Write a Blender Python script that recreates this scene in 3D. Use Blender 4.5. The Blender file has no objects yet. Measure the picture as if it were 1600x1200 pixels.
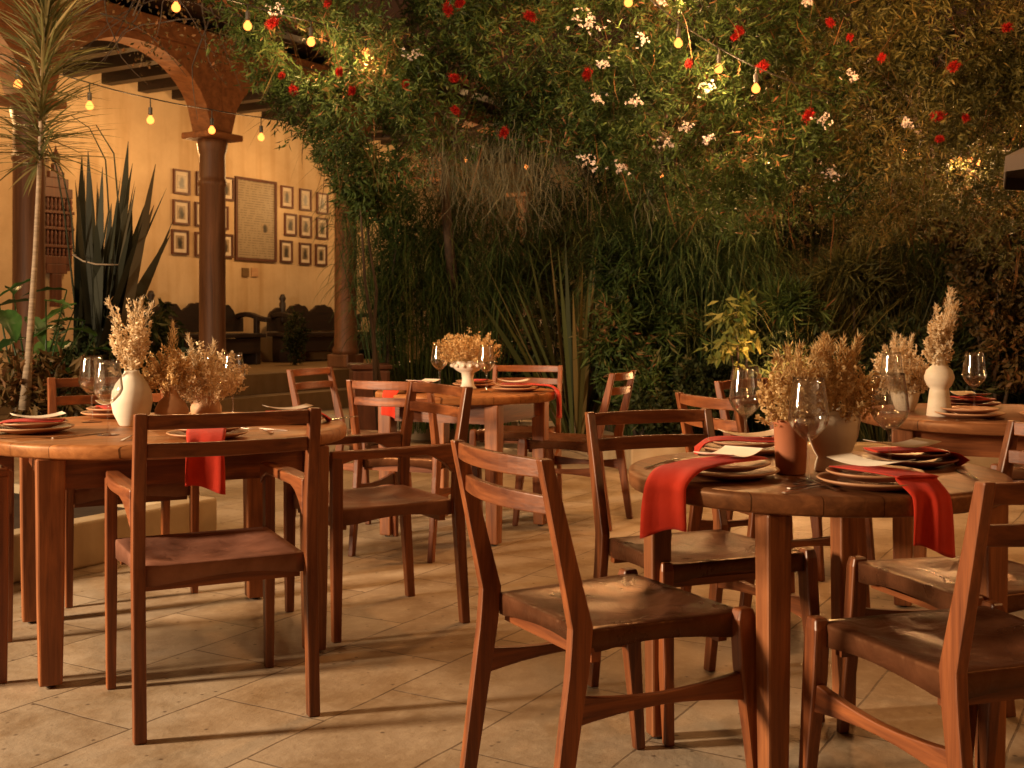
import bpy, bmesh, math, random
import numpy as np
from mathutils import Vector, Matrix
R = math.radians
S = bpy.context.scene
C = S.collection
rng = np.random.default_rng(7)
random.seed(7)

# ------------------------------------------------------------------ camera
F = 1800.0; HY = 499.0; EYE = 1.10          # focal length and horizon in photograph pixels, eye height
cam = bpy.data.cameras.new('camera'); co = bpy.data.objects.new('camera', cam); C.objects.link(co)
co.location = (0, 0, EYE); co.rotation_euler = (R(90), 0, 0)
cam.sensor_width = 36; cam.lens = 40.5; cam.shift_y = -(600 - HY) / 1600.0
cam.clip_start = 0.05; cam.clip_end = 200
cam.dof.use_dof = True; cam.dof.focus_distance = 3.0; cam.dof.aperture_fstop = 11
S.camera = co
# ------------------------------------------------------------------ world, night
w = bpy.data.worlds.new('World'); S.world = w; w.use_nodes = True
nt = w.node_tree; nt.nodes.clear()
bg = nt.nodes.new('ShaderNodeBackground'); out = nt.nodes.new('ShaderNodeOutputWorld')
bg.inputs[0].default_value = (1.0, 0.36, 0.14, 1); bg.inputs[1].default_value = 0.028
nt.links.new(bg.outputs[0], out.inputs[0])
S.view_settings.view_transform = 'Standard'; S.view_settings.look = 'None'
S.view_settings.exposure = 0.65; S.view_settings.gamma = 1.0
S.cycles.use_denoising = True; S.cycles.max_bounces = 8; S.cycles.transparent_max_bounces = 16
S.cycles.sample_clamp_indirect = 3.0; S.cycles.caustics_reflective = False; S.cycles.caustics_refractive = False
# ------------------------------------------------------------------ lamps and added fill lights
def lamp(name, loc, power, col, rad=0.1, typ='POINT', tgt=None, spot=90):
    l = bpy.data.lights.new(name, typ); l.energy = power; l.color = col; l.shadow_soft_size = rad
    o = bpy.data.objects.new(name, l); C.objects.link(o); o.location = loc
    if tgt is not None:
        o.rotation_euler = (Vector(tgt) - Vector(loc)).to_track_quat('-Z', 'Y').to_euler()
        l.spot_size = R(spot); l.spot_blend = 0.6
    return o
WARM = (1.0, 0.50, 0.19); KEYC = (1.0, 0.72, 0.45)
kl = bpy.data.lights.new('floodlight', 'AREA'); kl.shape = 'RECTANGLE'; kl.size = .45; kl.size_y = 1.1; kl.energy = 490; kl.color = KEYC
ko = bpy.data.objects.new('floodlight', kl); C.objects.link(ko); ko.location = (-5.9, 2.0, 2.15); ko.rotation_euler = (Vector((.3, 3.4, .5))-ko.location).to_track_quat('-Z', 'Y').to_euler()
lamp('foliage_fill_spot', (-4.2, 1.0, 3.2), 600, (1.0, 0.60, 0.32), 0.12, 'SPOT', (1.5, 8.5, 2.25), 58)  # unseen spot added to brighten the reeds and canopy
lamp('warm_fill', (1.2, -0.6, 3.0), 24, WARM, 0.2)  # unseen fill added behind the camera for the wood facing it
lamp('warm_fill', (3.6, 1.9, 2.3), 55, (1, .46, .15), 0.15)  # warm light from the right on pots and vases, source out of view
lamp('warm_fill', (0.5, 5.6, 3.0), 55, (1, .44, .14), 0.08)  # unseen light added overhead for glints on seats and glasses
lamp('warm_fill', (1.9, 5.9, 2.6), 60, (1, .44, .14), 0.08)  # second unseen overhead light for seat highlights
D = Vector((0.505, 0.863, 0)).normalized(); N = Vector((-D.y, D.x, 0))
def un(u, n, z=0.0): return D * u + N * n + Vector((0, 0, z))
for uu in (7.2, 10.2, 13.0, 16.0):
    lamp('arcade_lamp', un(uu, 10.7, 3.2), 54, (1.0, 0.56, 0.21), 0.10)
lamp('foliage_fill', (3.6, 8.3, 2.6), 70, WARM, 0.05)  # unseen warm lights added among the leaves to make them glint
lamp('foliage_fill', (1.75, 8.3, 2.5), 60, WARM, 0.05)
lamp('foliage_fill', (1.1, 7.5, 3.2), 30, WARM, 0.05)
lamp('foliage_fill', (-0.3, 11.2, 1.0), 50, WARM, 0.08)  # added behind the sword leaves to light them amber
lamp('foliage_fill', (1.9, 8.2, .7), 22, WARM, 0.06)

# ------------------------------------------------------------------ materials
def mat(name, build, col=(.5,.5,.5), rough=.5, spec=.5, **kw):
    m = bpy.data.materials.new(name); m.use_nodes = True; t = m.node_tree
    p = t.nodes['Principled BSDF']
    p.inputs['Base Color'].default_value = (*col, 1); p.inputs['Roughness'].default_value = rough
    p.inputs['Specular IOR Level'].default_value = spec
    for k, v in kw.items():
        p.inputs[k.replace('_', ' ')].default_value = v
    if build: build(t, p)
    return m
def nd(t, typ, **kw):
    n = t.nodes.new(typ)
    for k, v in kw.items():
        if k in n.inputs: n.inputs[k].default_value = v
        else: setattr(n, k, v)
    return n
def ramp(t, fac, stops, interp='LINEAR'):
    r = t.nodes.new('ShaderNodeValToRGB'); r.color_ramp.interpolation = interp
    e = r.color_ramp.elements
    while len(e) < len(stops): e.new(0.5)
    for i, (p, c) in enumerate(stops): e[i].position = p; e[i].color = (*c, 1)
    t.links.new(fac, r.inputs[0]); return r.outputs[0]
def mix(t, a, b, fac, mode='MIX'):
    m = t.nodes.new('ShaderNodeMix'); m.data_type = 'RGBA'; m.blend_type = mode
    for k, v in ((6, a), (7, b), (0, fac)):
        if hasattr(v, 'links') or isinstance(v, bpy.types.NodeSocket): t.links.new(v, m.inputs[k])
        elif k == 0: m.inputs[0].default_value = v
        else: m.inputs[k].default_value = (*v, 1)
    return m.outputs[2]
def bump(t, p, h, dist=.002, strength=1.0):
    b = t.nodes.new('ShaderNodeBump'); b.inputs['Distance'].default_value = dist; b.inputs['Strength'].default_value = strength
    t.links.new(h, b.inputs['Height']); t.links.new(b.outputs[0], p.inputs['Normal'])
def objco(t, scale=(1,1,1), rot=(0,0,0), kind='Object'):
    c = t.nodes.new('ShaderNodeTexCoord'); m = t.nodes.new('ShaderNodeMapping')
    m.inputs['Scale'].default_value = scale; m.inputs['Rotation'].default_value = rot
    t.links.new(c.outputs[kind], m.inputs[0]); return m.outputs[0]
def noise(t, vec, scale, detail=4, rough=.55, dist=0.0):
    n = nd(t, 'ShaderNodeTexNoise'); n.inputs['Scale'].default_value = scale; n.inputs['Detail'].default_value = detail
    n.inputs['Roughness'].default_value = rough; n.inputs['Distortion'].default_value = dist
    t.links.new(vec, n.inputs['Vector']); return n.outputs['Fac']

def wood(name, dark, light, rough=.38, axis='Z', scale=1.0, coat=.0):
    def b(t, p):
        sc = {'Z': (26, 26, 1.6), 'X': (1.6, 26, 26), 'Y': (26, 1.6, 26)}[axis]
        v = objco(t, tuple(s * scale for s in sc))
        oi = t.nodes.new('ShaderNodeObjectInfo')
        a = t.nodes.new('ShaderNodeVectorMath'); a.operation = 'ADD'
        t.links.new(v, a.inputs[0])
        ml = t.nodes.new('ShaderNodeMath'); ml.operation = 'MULTIPLY'; ml.inputs[1].default_value = 37.0
        t.links.new(oi.outputs['Random'], ml.inputs[0]); t.links.new(ml.outputs[0], a.inputs[1])
        n1 = noise(t, a.outputs[0], 1.6, 6, .6, .6)
        n2 = noise(t, a.outputs[0], 7.0, 3, .5)
        c = ramp(t, n1, [(.3, dark), (.55, tuple((x+y)/2 for x, y in zip(dark, light))), (.75, light)])
        c2 = mix(t, c, (.35, .2, .12), ramp(t, n2, [(.55, (0,0,0)), (.8, (.35,.35,.35))]), 'MULTIPLY')
        hs = t.nodes.new('ShaderNodeHueSaturation'); t.links.new(c2, hs.inputs['Color'])
        mr = t.nodes.new('ShaderNodeMapRange'); mr.inputs[3].default_value = .8; mr.inputs[4].default_value = 1.2
        t.links.new(oi.outputs['Random'], mr.inputs[0]); t.links.new(mr.outputs[0], hs.inputs['Value'])
        t.links.new(hs.outputs[0], p.inputs['Base Color'])
        bump(t, p, n2, .0006, .6)
        rr = t.nodes.new('ShaderNodeMapRange'); rr.inputs[3].default_value = rough - .08; rr.inputs[4].default_value = rough + .14
        t.links.new(n1, rr.inputs[0]); t.links.new(rr.outputs[0], p.inputs['Roughness'])
    return mat(name, b, light, rough, .5, Coat_Weight=coat, Coat_Roughness=.18)
WD, WL = (.090, .024, .009), (.36, .112, .030)
M_wood = wood('oiled_wood_upright', WD, WL, .36, 'Z')
M_woodx = wood('oiled_wood_cross', WD, WL, .34, 'X')
M_woody = wood('oiled_wood_side', WD, WL, .36, 'Y')
M_leg = wood('table_leg_wood', (.15, .046, .016), (.43, .155, .048), .42, 'Z')
M_beam = wood('old_beam_wood', (.19, .068, .022), (.50, .20, .066), .6, 'X', .35)
M_col = wood('old_column_wood', (.09, .036, .014), (.30, .13, .055), .5, 'Z', .3)
M_darkwood = wood('black_carved_wood', (.012, .007, .005), (.035, .016, .009), .5, 'X', .5)
M_redwood = wood('red_carved_wood', (.07, .022, .010), (.17, .055, .022), .5, 'Z', .5)

def b_top(t, p):
    v = objco(t)
    br = nd(t, 'ShaderNodeTexBrick'); br.offset = .37
    br.inputs['Scale'].default_value = 1.0; br.inputs['Brick Width'].default_value = 3.0; br.inputs['Row Height'].default_value = .115
    br.inputs['Mortar Size'].default_value = .0012; br.inputs['Bias'].default_value = 0
    br.inputs['Color1'].default_value = (.8, .8, .8, 1); br.inputs['Color2'].default_value = (1.15, 1.1, 1.05, 1); br.inputs['Mortar'].default_value = (.3, .25, .2, 1)
    t.links.new(v, br.inputs['Vector'])
    v2 = objco(t, (2.0, 24, 24))
    n1 = noise(t, v2, 1.7, 7, .6, .7); n2 = noise(t, v, 5, 3)
    c = ramp(t, n1, [(.3, (.115, .042, .018)), (.55, (.20, .078, .030)), (.78, (.32, .13, .05))])
    c = mix(t, c, br.outputs['Color'], 1.0, 'MULTIPLY')
    t.links.new(c, p.inputs['Base Color'])
    rr = t.nodes.new('ShaderNodeMapRange'); rr.inputs[3].default_value = .32; rr.inputs[4].default_value = .55
    t.links.new(n2, rr.inputs[0]); t.links.new(rr.outputs[0], p.inputs['Roughness'])
    bump(t, p, n1, .0006, .5)
M_top = mat('table_top_wood', b_top, spec=.45, Specular_Tint=(1, .6, .32, 1))
M_topl = M_top.copy(); M_topl.name = 'lit_table_top_wood'  # brighter copy of the top wood, warm reflections put into the colour
for q in M_topl.node_tree.nodes:
    if q.type == 'VALTORGB':
        for el, c in zip(q.color_ramp.elements, ((.24, .09, .03), (.38, .155, .052), (.50, .23, .085))): el.color = (*c, 1)

def leather(name, dark, light, rough, bd=.0045):
    def b(t, p):
        v = objco(t); oi = t.nodes.new('ShaderNodeObjectInfo')
        a = t.nodes.new('ShaderNodeVectorMath'); a.operation = 'ADD'
        t.links.new(v, a.inputs[0]); t.links.new(oi.outputs['Random'], a.inputs[1])
        n1 = noise(t, a.outputs[0], 7, 5, .6, .3); n2 = noise(t, a.outputs[0], 160, 2); n3 = noise(t, a.outputs[0], 14, 2, .5, 1.2)
        t.links.new(ramp(t, n1, [(.3, dark), (.7, light)]), p.inputs['Base Color'])
        rr = t.nodes.new('ShaderNodeMapRange'); rr.inputs[1].default_value = .3; rr.inputs[2].default_value = .7
        rr.inputs[3].default_value = rough - .08; rr.inputs[4].default_value = rough + .16
        t.links.new(n1, rr.inputs[0]); t.links.new(rr.outputs[0], p.inputs['Roughness'])
        m = t.nodes.new('ShaderNodeMath'); m.operation = 'MULTIPLY_ADD'; m.inputs[1].default_value = .06
        t.links.new(n2, m.inputs[0]); t.links.new(n3, m.inputs[2])
        bump(t, p, m.outputs[0], bd, .9)
    m_ = mat(name, b, light, rough, .5); m_.node_tree.nodes['Principled BSDF'].inputs['Specular Tint'].default_value = (1, .48, .20, 1); return m_
M_leather = leather('worn_brown_leather', (.050, .019, .009), (.135, .052, .024), .30)
M_leather2 = leather('matt_brown_leather', (.13, .055, .036), (.27, .125, .084), .42, .003)

def b_floor(t, p):
    v = objco(t, (1, 1, 1), (0, 0, -math.atan2(D.y, D.x)), 'Object')
    br = nd(t, 'ShaderNodeTexBrick'); br.offset = .5
    br.inputs['Scale'].default_value = 1.0; br.inputs['Brick Width'].default_value = .62; br.inputs['Row Height'].default_value = .41
    br.inputs['Mortar Size'].default_value = .0038; br.inputs['Mortar Smooth'].default_value = .3
    br.inputs['Color1'].default_value = (.36, .28, .195, 1); br.inputs['Color2'].default_value = (.50, .405, .295, 1); br.inputs['Mortar'].default_value = (.18, .13, .085, 1)
    wob = t.nodes.new('ShaderNodeVectorMath'); wob.operation = 'ADD'
    nn = nd(t, 'ShaderNodeTexNoise'); nn.inputs['Scale'].default_value = 2.2; t.links.new(v, nn.inputs['Vector'])
    sc = t.nodes.new('ShaderNodeVectorMath'); sc.operation = 'SCALE'; sc.inputs['Scale'].default_value = .03
    t.links.new(nn.outputs['Color'], sc.inputs[0]); t.links.new(v, wob.inputs[0]); t.links.new(sc.outputs[0], wob.inputs[1])
    t.links.new(wob.outputs[0], br.inputs['Vector'])
    n1 = noise(t, v, 3.2, 8, .62, .4); n2 = noise(t, v, 22, 6, .65); n3 = noise(t, v, .7, 3)
    c = mix(t, br.outputs['Color'], (.70, .62, .52), ramp(t, n1, [(.36, (1,1,1)), (.58, (0,0,0))]), 'MULTIPLY')
    c = mix(t, c, (.62, .51, .37), ramp(t, n2, [(.48, (0,0,0)), (.66, (.25,.25,.25))]), 'MIX')
    c = mix(t, c, (.75, .66, .52), ramp(t, n3, [(.4, (0,0,0)), (.65, (.6,.6,.6))]), 'MULTIPLY')
    vo = nd(t, 'ShaderNodeTexVoronoi'); vo.inputs['Scale'].default_value = 16; t.links.new(v, vo.inputs['Vector'])
    c = mix(t, c, (.10, .065, .04), ramp(t, vo.outputs['Distance'], [(.05, (.85,.85,.85)), (.13, (0,0,0))]), 'MIX')
    t.links.new(c, p.inputs['Base Color'])
    rr = t.nodes.new('ShaderNodeMapRange'); rr.inputs[1].default_value = .3; rr.inputs[2].default_value = .7; rr.inputs[3].default_value = .42; rr.inputs[4].default_value = .75
    t.links.new(n1, rr.inputs[0]); t.links.new(rr.outputs[0], p.inputs['Roughness'])
    h = t.nodes.new('ShaderNodeMath'); h.operation = 'MULTIPLY_ADD'; h.inputs[1].default_value = -1.2
    t.links.new(br.outputs['Fac'], h.inputs[0]); t.links.new(n2, h.inputs[2])
    bump(t, p, h.outputs[0], .005, .7)
M_floor = mat('stone_paving', b_floor, spec=.4)

def plaster(name, a, b_, rough=.85, sc=1.2):
    def b(t, p):
        v = objco(t); n1 = noise(t, v, sc, 7, .6, .3); n2 = noise(t, v, 30, 4)
        v2 = objco(t, (1.5, 1.5, .12)); n3 = noise(t, v2, 3, 3)
        c = ramp(t, n1, [(.3, a), (.7, b_)])
        c = mix(t, c, (.78, .68, .55), ramp(t, n3, [(.45, (0,0,0)), (.7, (.7,.7,.7))]), 'MULTIPLY')
        t.links.new(c, p.inputs['Base Color']); bump(t, p, n2, .003, .5)
    return mat(name, b, a, rough, .3)
M_wall = plaster('ochre_plaster', (.56, .40, .235), (.76, .58, .37))
M_stone = plaster('curb_stone', (.34, .26, .16), (.46, .36, .23), .8, 4)
M_earth = plaster('garden_soil', (.025, .015, .008), (.05, .03, .016), .95, 8)
M_plat = plaster('terrace_clay', (.15, .095, .04), (.22, .135, .06), .7, 3)
def b_terra(t, p):
    v = objco(t); n = noise(t, v, 30, 5); n2 = noise(t, v, 5, 3)
    t.links.new(ramp(t, n2, [(.3, (.36, .115, .05)), (.7, (.48, .18, .085))]), p.inputs['Base Color']); bump(t, p, n, .001, .5)
M_terra = mat('terracotta', b_terra, rough=.75, spec=.3)
def clay(name, a, b2, rough=.6):
    def b(t, p):
        v = objco(t, (1, 1, 3)); n = noise(t, v, 26, 5); n2 = noise(t, v, 6, 4)
        t.links.new(ramp(t, n2, [(.35, a), (.7, b2)]), p.inputs['Base Color']); bump(t, p, n, .0008, .5)
    return mat(name, b, a, rough, .4)
M_cream = clay('cream_ceramic', (.62, .52, .38), (.74, .64, .50))
M_white = clay('white_ceramic', (.72, .66, .54), (.80, .75, .64))
M_tan = clay('tan_ceramic', (.48, .27, .14), (.60, .37, .21))
M_plate = clay('brown_glazed_stoneware', (.20, .080, .036), (.34, .15, .07), .25)
M_plate2 = clay('dark_glazed_stoneware', (.13, .036, .022), (.22, .065, .04), .35)
def b_cloth(t, p):
    v = objco(t); a = nd(t, 'ShaderNodeTexWave'); a.inputs['Scale'].default_value = 380; t.links.new(v, a.inputs['Vector'])
    bv = nd(t, 'ShaderNodeTexWave'); bv.bands_direction = 'Y'; bv.inputs['Scale'].default_value = 380; t.links.new(v, bv.inputs['Vector'])
    m = t.nodes.new('ShaderNodeMath'); t.links.new(a.outputs['Fac'], m.inputs[0]); t.links.new(bv.outputs['Fac'], m.inputs[1])
    bump(t, p, m.outputs[0], .0006, .5)
    t.links.new(ramp(t, noise(t, v, 9, 4), [(.3, (.50, .024, .008)), (.7, (.70, .045, .014))]), p.inputs['Base Color'])
M_cloth = mat('red_linen', b_cloth, rough=.85, spec=.2, Sheen_Weight=.15)
def b_paper(t, p):
    v = objco(t, (1, 1, 1)); t.links.new(ramp(t, noise(t, v, 8, 3), [(.3, (.66, .55, .42)), (.7, (.76, .66, .53))]), p.inputs['Base Color'])
M_paper = mat('cream_paper', b_paper, rough=.8)
M_metal = mat('silver_cutlery', None, (.62, .55, .48), .18, .5, Metallic=1.0)
M_blackmetal = mat('black_rubber_wire', None, (.012, .010, .008), .5)
M_brass = mat('aged_brass', None, (.35, .20, .07), .35, .5, Metallic=1.0)
def emit(name, col, s):
    m = bpy.data.materials.new(name); m.use_nodes = True; t = m.node_tree; t.nodes.clear()
    e = t.nodes.new('ShaderNodeEmission'); o = t.nodes.new('ShaderNodeOutputMaterial')
    e.inputs[0].default_value = (*col, 1); e.inputs[1].default_value = s; t.links.new(e.outputs[0], o.inputs[0]); return m
M_bulb = emit('lit_bulb_glass', (1.0, .25, .045), 2.5)
M_bulbfar = emit('lit_small_bulb_glass', (1.0, .27, .05), 2.5)
def glass():
    m = bpy.data.materials.new('clear_wine_glass'); m.use_nodes = True; t = m.node_tree; t.nodes.clear()
    o = t.nodes.new('ShaderNodeOutputMaterial'); m1 = t.nodes.new('ShaderNodeMixShader'); m2 = t.nodes.new('ShaderNodeMixShader')
    tr = t.nodes.new('ShaderNodeBsdfTransparent'); tr.inputs[0].default_value = (.99, .99, .985, 1)
    gb = t.nodes.new('ShaderNodeBsdfGlass'); gb.inputs['IOR'].default_value = 1.5; gb.inputs['Roughness'].default_value = .02
    gl = t.nodes.new('ShaderNodeBsdfGlossy'); gl.inputs['Roughness'].default_value = .05; gl.inputs[0].default_value = (1, 1, 1, 1)
    lw = t.nodes.new('ShaderNodeLayerWeight'); lw.inputs['Blend'].default_value = .5
    t.links.new(ramp(t, lw.outputs['Facing'], [(.4, (.05, .05, .05)), (.9, (1, 1, 1))]), m1.inputs[0])
    t.links.new(tr.outputs[0], m1.inputs[1]); t.links.new(gb.outputs[0], m1.inputs[2])
    m2.inputs[0].default_value = .11; t.links.new(m1.outputs[0], m2.inputs[1]); t.links.new(gl.outputs[0], m2.inputs[2])
    t.links.new(m2.outputs[0], o.inputs[0]); return m
M_glass = glass()
def leafmat(name, stops, rough=.55, transl=.3, spec=.2):
    m = bpy.data.materials.new(name); m.use_nodes = True; t = m.node_tree
    p = t.nodes['Principled BSDF']; o = t.nodes['Material Output']
    at = t.nodes.new('ShaderNodeAttribute'); at.attribute_name = 'var'
    c = ramp(t, at.outputs['Fac'], stops)
    t.links.new(c, p.inputs['Base Color']); p.inputs['Roughness'].default_value = rough; p.inputs['Specular IOR Level'].default_value = spec
    tl = t.nodes.new('ShaderNodeBsdfTranslucent'); t.links.new(c, tl.inputs[0])
    mx = t.nodes.new('ShaderNodeMixShader'); mx.inputs[0].default_value = transl
    t.links.new(p.outputs[0], mx.inputs[1]); t.links.new(tl.outputs[0], mx.inputs[2]); t.links.new(mx.outputs[0], o.inputs[0]); return m
G_can = leafmat('bottlebrush_leaves', [(0, (.016, .024, .007)), (.4, (.044, .080, .018)), (.72, (.09, .13, .034)), (.86, (.17, .12, .045)), (1, (.28, .12, .055))])
G_dark = leafmat('dark_green_leaves', [(0, (.016, .022, .008)), (.6, (.040, .056, .018)), (1, (.11, .085, .03))])
G_deep = leafmat('shade_dark_hedge_leaves', [(0, (.008, .012, .005)), (.6, (.020, .030, .010)), (1, (.055, .045, .018))])  # deep shade put into the leaf colour so hedge gaps read black
G_olive = leafmat('olive_leaves', [(0, (.04, .042, .012)), (.6, (.085, .080, .022)), (1, (.17, .12, .035))])
G_rust = leafmat('rusty_and_red_lit_leaves', [(0, (.04, .030, .010)), (.6, (.10, .062, .020)), (1, (.21, .09, .035))])
G_grass = leafmat('papyrus_blades', [(0, (.022, .040, .012)), (.6, (.055, .10, .028)), (1, (.13, .14, .045))])
G_sword = leafmat('sword_leaves', [(0, (.028, .034, .018)), (.7, (.052, .060, .030)), (1, (.11, .09, .04))])
G_flax = leafmat('flax_blades', [(0, (.045, .055, .018)), (.6, (.09, .10, .032)), (1, (.20, .13, .045))])
G_yucca = leafmat('dark_yucca_leaves', [(0, (.016, .018, .012)), (.7, (.032, .034, .020)), (1, (.075, .055, .03))])
G_drac = leafmat('spiky_leaves', [(0, (.07, .075, .026)), (.6, (.16, .155, .055)), (1, (.32, .25, .11))])
G_phil = leafmat('broad_green_leaves', [(0, (.018, .044, .012)), (.7, (.038, .095, .022)), (1, (.08, .17, .04))], .35)
G_yel = leafmat('variegated_yellow_leaves', [(0, (.06, .11, .025)), (.45, (.17, .19, .045)), (1, (.42, .36, .11))])
G_moss = leafmat('grey_moss_strands', [(0, (.070, .068, .042)), (1, (.17, .16, .10))], .9)
G_dry = leafmat('dried_straw_seedheads', [(0, (.50, .34, .17)), (.5, (.76, .59, .36)), (1, (.88, .78, .58))], .8, .25)
G_drydark = leafmat('dried_brown_grass', [(0, (.38, .21, .08)), (.5, (.66, .44, .19)), (1, (.84, .66, .36))], .8, .25)
G_red = leafmat('red_bottlebrush_flower', [(0, (.16, .006, .004)), (1, (.42, .014, .010))], .7)
G_wht = leafmat('pale_flower_petals', [(0, (.42, .36, .36)), (1, (.72, .66, .64))], .7)
def b_bark(t, p):
    v = objco(t, (1, 1, .25)); n = noise(t, v, 24, 6)
    t.links.new(ramp(t, n, [(.3, (.025, .016, .01)), (.7, (.07, .045, .027))]), p.inputs['Base Color']); bump(t, p, n, .01, .8)
M_bark = mat('rough_bark', b_bark, rough=.9)
def b_pale(t, p):
    v = objco(t, (1, 1, 9)); n = noise(t, v, 8, 4)
    t.links.new(ramp(t, n, [(.3, (.13, .095, .06)), (.7, (.28, .21, .14))]), p.inputs['Base Color']); bump(t, p, n, .004, .6)
M_pale = mat('pale_ringed_bark', b_pale, rough=.8)

# ------------------------------------------------------------------ mesh helpers
def link(name, me, parent=None, m=None):
    o = bpy.data.objects.new(name, me); C.objects.link(o)
    if m: me.materials.append(m)
    if parent: o.parent = parent
    return o
def tag(o, label=None, cat=None, group=None, kind=None):
    if label: o['label'] = label
    if cat: o['category'] = cat
    if group: o['group'] = group
    if kind: o['kind'] = kind
    return o
def empty(name, loc, rz, label, cat, group=None):
    o = bpy.data.objects.new(name, None); C.objects.link(o); o.location = loc; o.rotation_euler = (0, 0, rz)
    o.empty_display_size = .1
    return tag(o, label, cat, group)
def mk(name, verts, faces, m, parent=None, smooth=False):
    me = bpy.data.meshes.new(name); me.from_pydata([tuple(v) for v in verts], [], faces)
    if smooth: me.polygons.foreach_set('use_smooth', [True] * len(me.polygons))
    me.update()
    return link(name, me, parent, m)
def bm_obj(name, bm, m, parent=None, smooth=False):
    bmesh.ops.recalc_face_normals(bm, faces=bm.faces)
    me = bpy.data.meshes.new(name); bm.to_mesh(me); bm.free()
    if smooth: me.polygons.foreach_set('use_smooth', [True] * len(me.polygons))
    return link(name, me, parent, m)
def bevel(o, wd=.004, seg=2):
    b = o.modifiers.new('bevel', 'BEVEL'); b.width = wd; b.segments = seg; b.limit_method = 'ANGLE'; b.angle_limit = R(35)
    return o
def loft_bm(bm, sections, closed_caps=True):
    rings = [[bm.verts.new(v) for v in s] for s in sections]
    n = len(rings[0])
    for a, b in zip(rings, rings[1:]):
        for i in range(n): bm.faces.new((a[i], a[(i+1) % n], b[(i+1) % n], b[i]))
    if closed_caps:
        bm.faces.new(rings[0][::-1]); bm.faces.new(rings[-1])
def box_bm(bm, c, s, rz=0):
    cx, cy, cz = c; hx, hy, hz = s[0]/2, s[1]/2, s[2]/2
    M = Matrix.Rotation(rz, 3, 'Z')
    secs = []
    for z in (-hz, hz):
        secs.append([Vector(c) + M @ Vector((x, y, z)) for x, y in ((-hx, -hy), (hx, -hy), (hx, hy), (-hx, hy))])
    loft_bm(bm, secs)
def tube_bm(bm, pts, rads, n=6):
    pts = [Vector(p) for p in pts]; secs = []
    up = Vector((0, 0, 1))
    for i, p in enumerate(pts):
        a = pts[max(i-1, 0)]; b = pts[min(i+1, len(pts)-1)]
        d = (b - a).normalized()
        x = d.cross(up) if abs(d.z) < .95 else d.cross(Vector((0, 1, 0)))
        x.normalize(); y = d.cross(x)
        r = rads[i] if hasattr(rads, '__len__') else rads
        secs.append([p + x * (r * math.cos(2*math.pi*k/n)) + y * (r * math.sin(2*math.pi*k/n)) for k in range(n)])
    loft_bm(bm, secs)
def lathe_bm(bm, prof, n=32, c=(0, 0, 0)):
    rings = []
    for r, z in prof:
        if r < 1e-5: rings.append([bm.verts.new((c[0], c[1], c[2]+z))])
        else: rings.append([bm.verts.new((c[0]+r*math.cos(2*math.pi*k/n), c[1]+r*math.sin(2*math.pi*k/n), c[2]+z)) for k in range(n)])
    for a, b in zip(rings, rings[1:]):
        for i in range(n):
            j = (i+1) % n
            if len(a) == 1 and len(b) > 1: bm.faces.new((a[0], b[j], b[i]))
            elif len(b) == 1 and len(a) > 1: bm.faces.new((a[i], a[j], b[0]))
            elif len(a) > 1: bm.faces.new((a[i], a[j], b[j], b[i]))
def lathe(name, prof, m, parent=None, n=40, smooth=True):
    bm = bmesh.new(); lathe_bm(bm, prof, n); return bm_obj(name, bm, m, parent, smooth)
def copy_tree(o, parent=None):
    c = o.copy(); C.objects.link(c)
    if parent: c.parent = parent
    for ch in list(o.children): copy_tree(ch, c)
    return c
def at(px, py, d): return Vector(((px-800)/F*d, d, EYE-(py-HY)/F*d))
def on_n(px, py, n):           # meet of the sight line with the plane at distance n across the arcade
    r = Vector(((px-800)/F, 1, -(py-HY)/F)); t = n / (N.x*r.x + N.y*r.y)
    return r*t + Vector((0, 0, EYE))

# ---- foliage
def leaves(name, P, Dr, L, W, m, parent=None, fold=.25, var=None):
    """many small folded leaves as one mesh: P base points, Dr directions (unit), L lengths, W widths"""
    n = len(P); Nn = rng.normal(size=(n, 3)); side = np.cross(Dr, Nn); side /= np.linalg.norm(side, axis=1)[:, None] + 1e-9
    up = np.cross(side, Dr); L = np.broadcast_to(L, (n,))[:, None]; W = np.broadcast_to(W, (n,))[:, None]
    mid = P + Dr*L*.45
    V = np.empty((n, 4, 3)); V[:, 0] = P; V[:, 1] = mid + side*W*.5 + up*W*fold; V[:, 2] = P + Dr*L - up*L*.08; V[:, 3] = mid - side*W*.5 + up*W*fold
    idx = np.arange(n)[:, None]*4
    T = np.concatenate([idx + [0, 1, 2], idx + [0, 2, 3]], axis=1).reshape(-1)
    return rawmesh(name, V.reshape(-1, 3), T, 3, m, parent, np.repeat(rng.random(n) if var is None else var, 4))
def rawmesh(name, V, idx, k, m, parent, var=None):
    me = bpy.data.meshes.new(name); nf = len(idx)//k
    me.vertices.add(len(V)); me.vertices.foreach_set('co', np.ascontiguousarray(V, dtype=np.float32).ravel())
    me.loops.add(len(idx)); me.loops.foreach_set('vertex_index', idx.astype(np.int32))
    me.polygons.add(nf); me.polygons.foreach_set('loop_start', np.arange(0, nf*k, k, dtype=np.int32))
    if var is not None:
        a = me.attributes.new('var', 'FLOAT', 'POINT'); a.data.foreach_set('value', var.astype(np.float32))
    me.update(calc_edges=True); me.validate()
    return link(name, me, parent, m)
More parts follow.
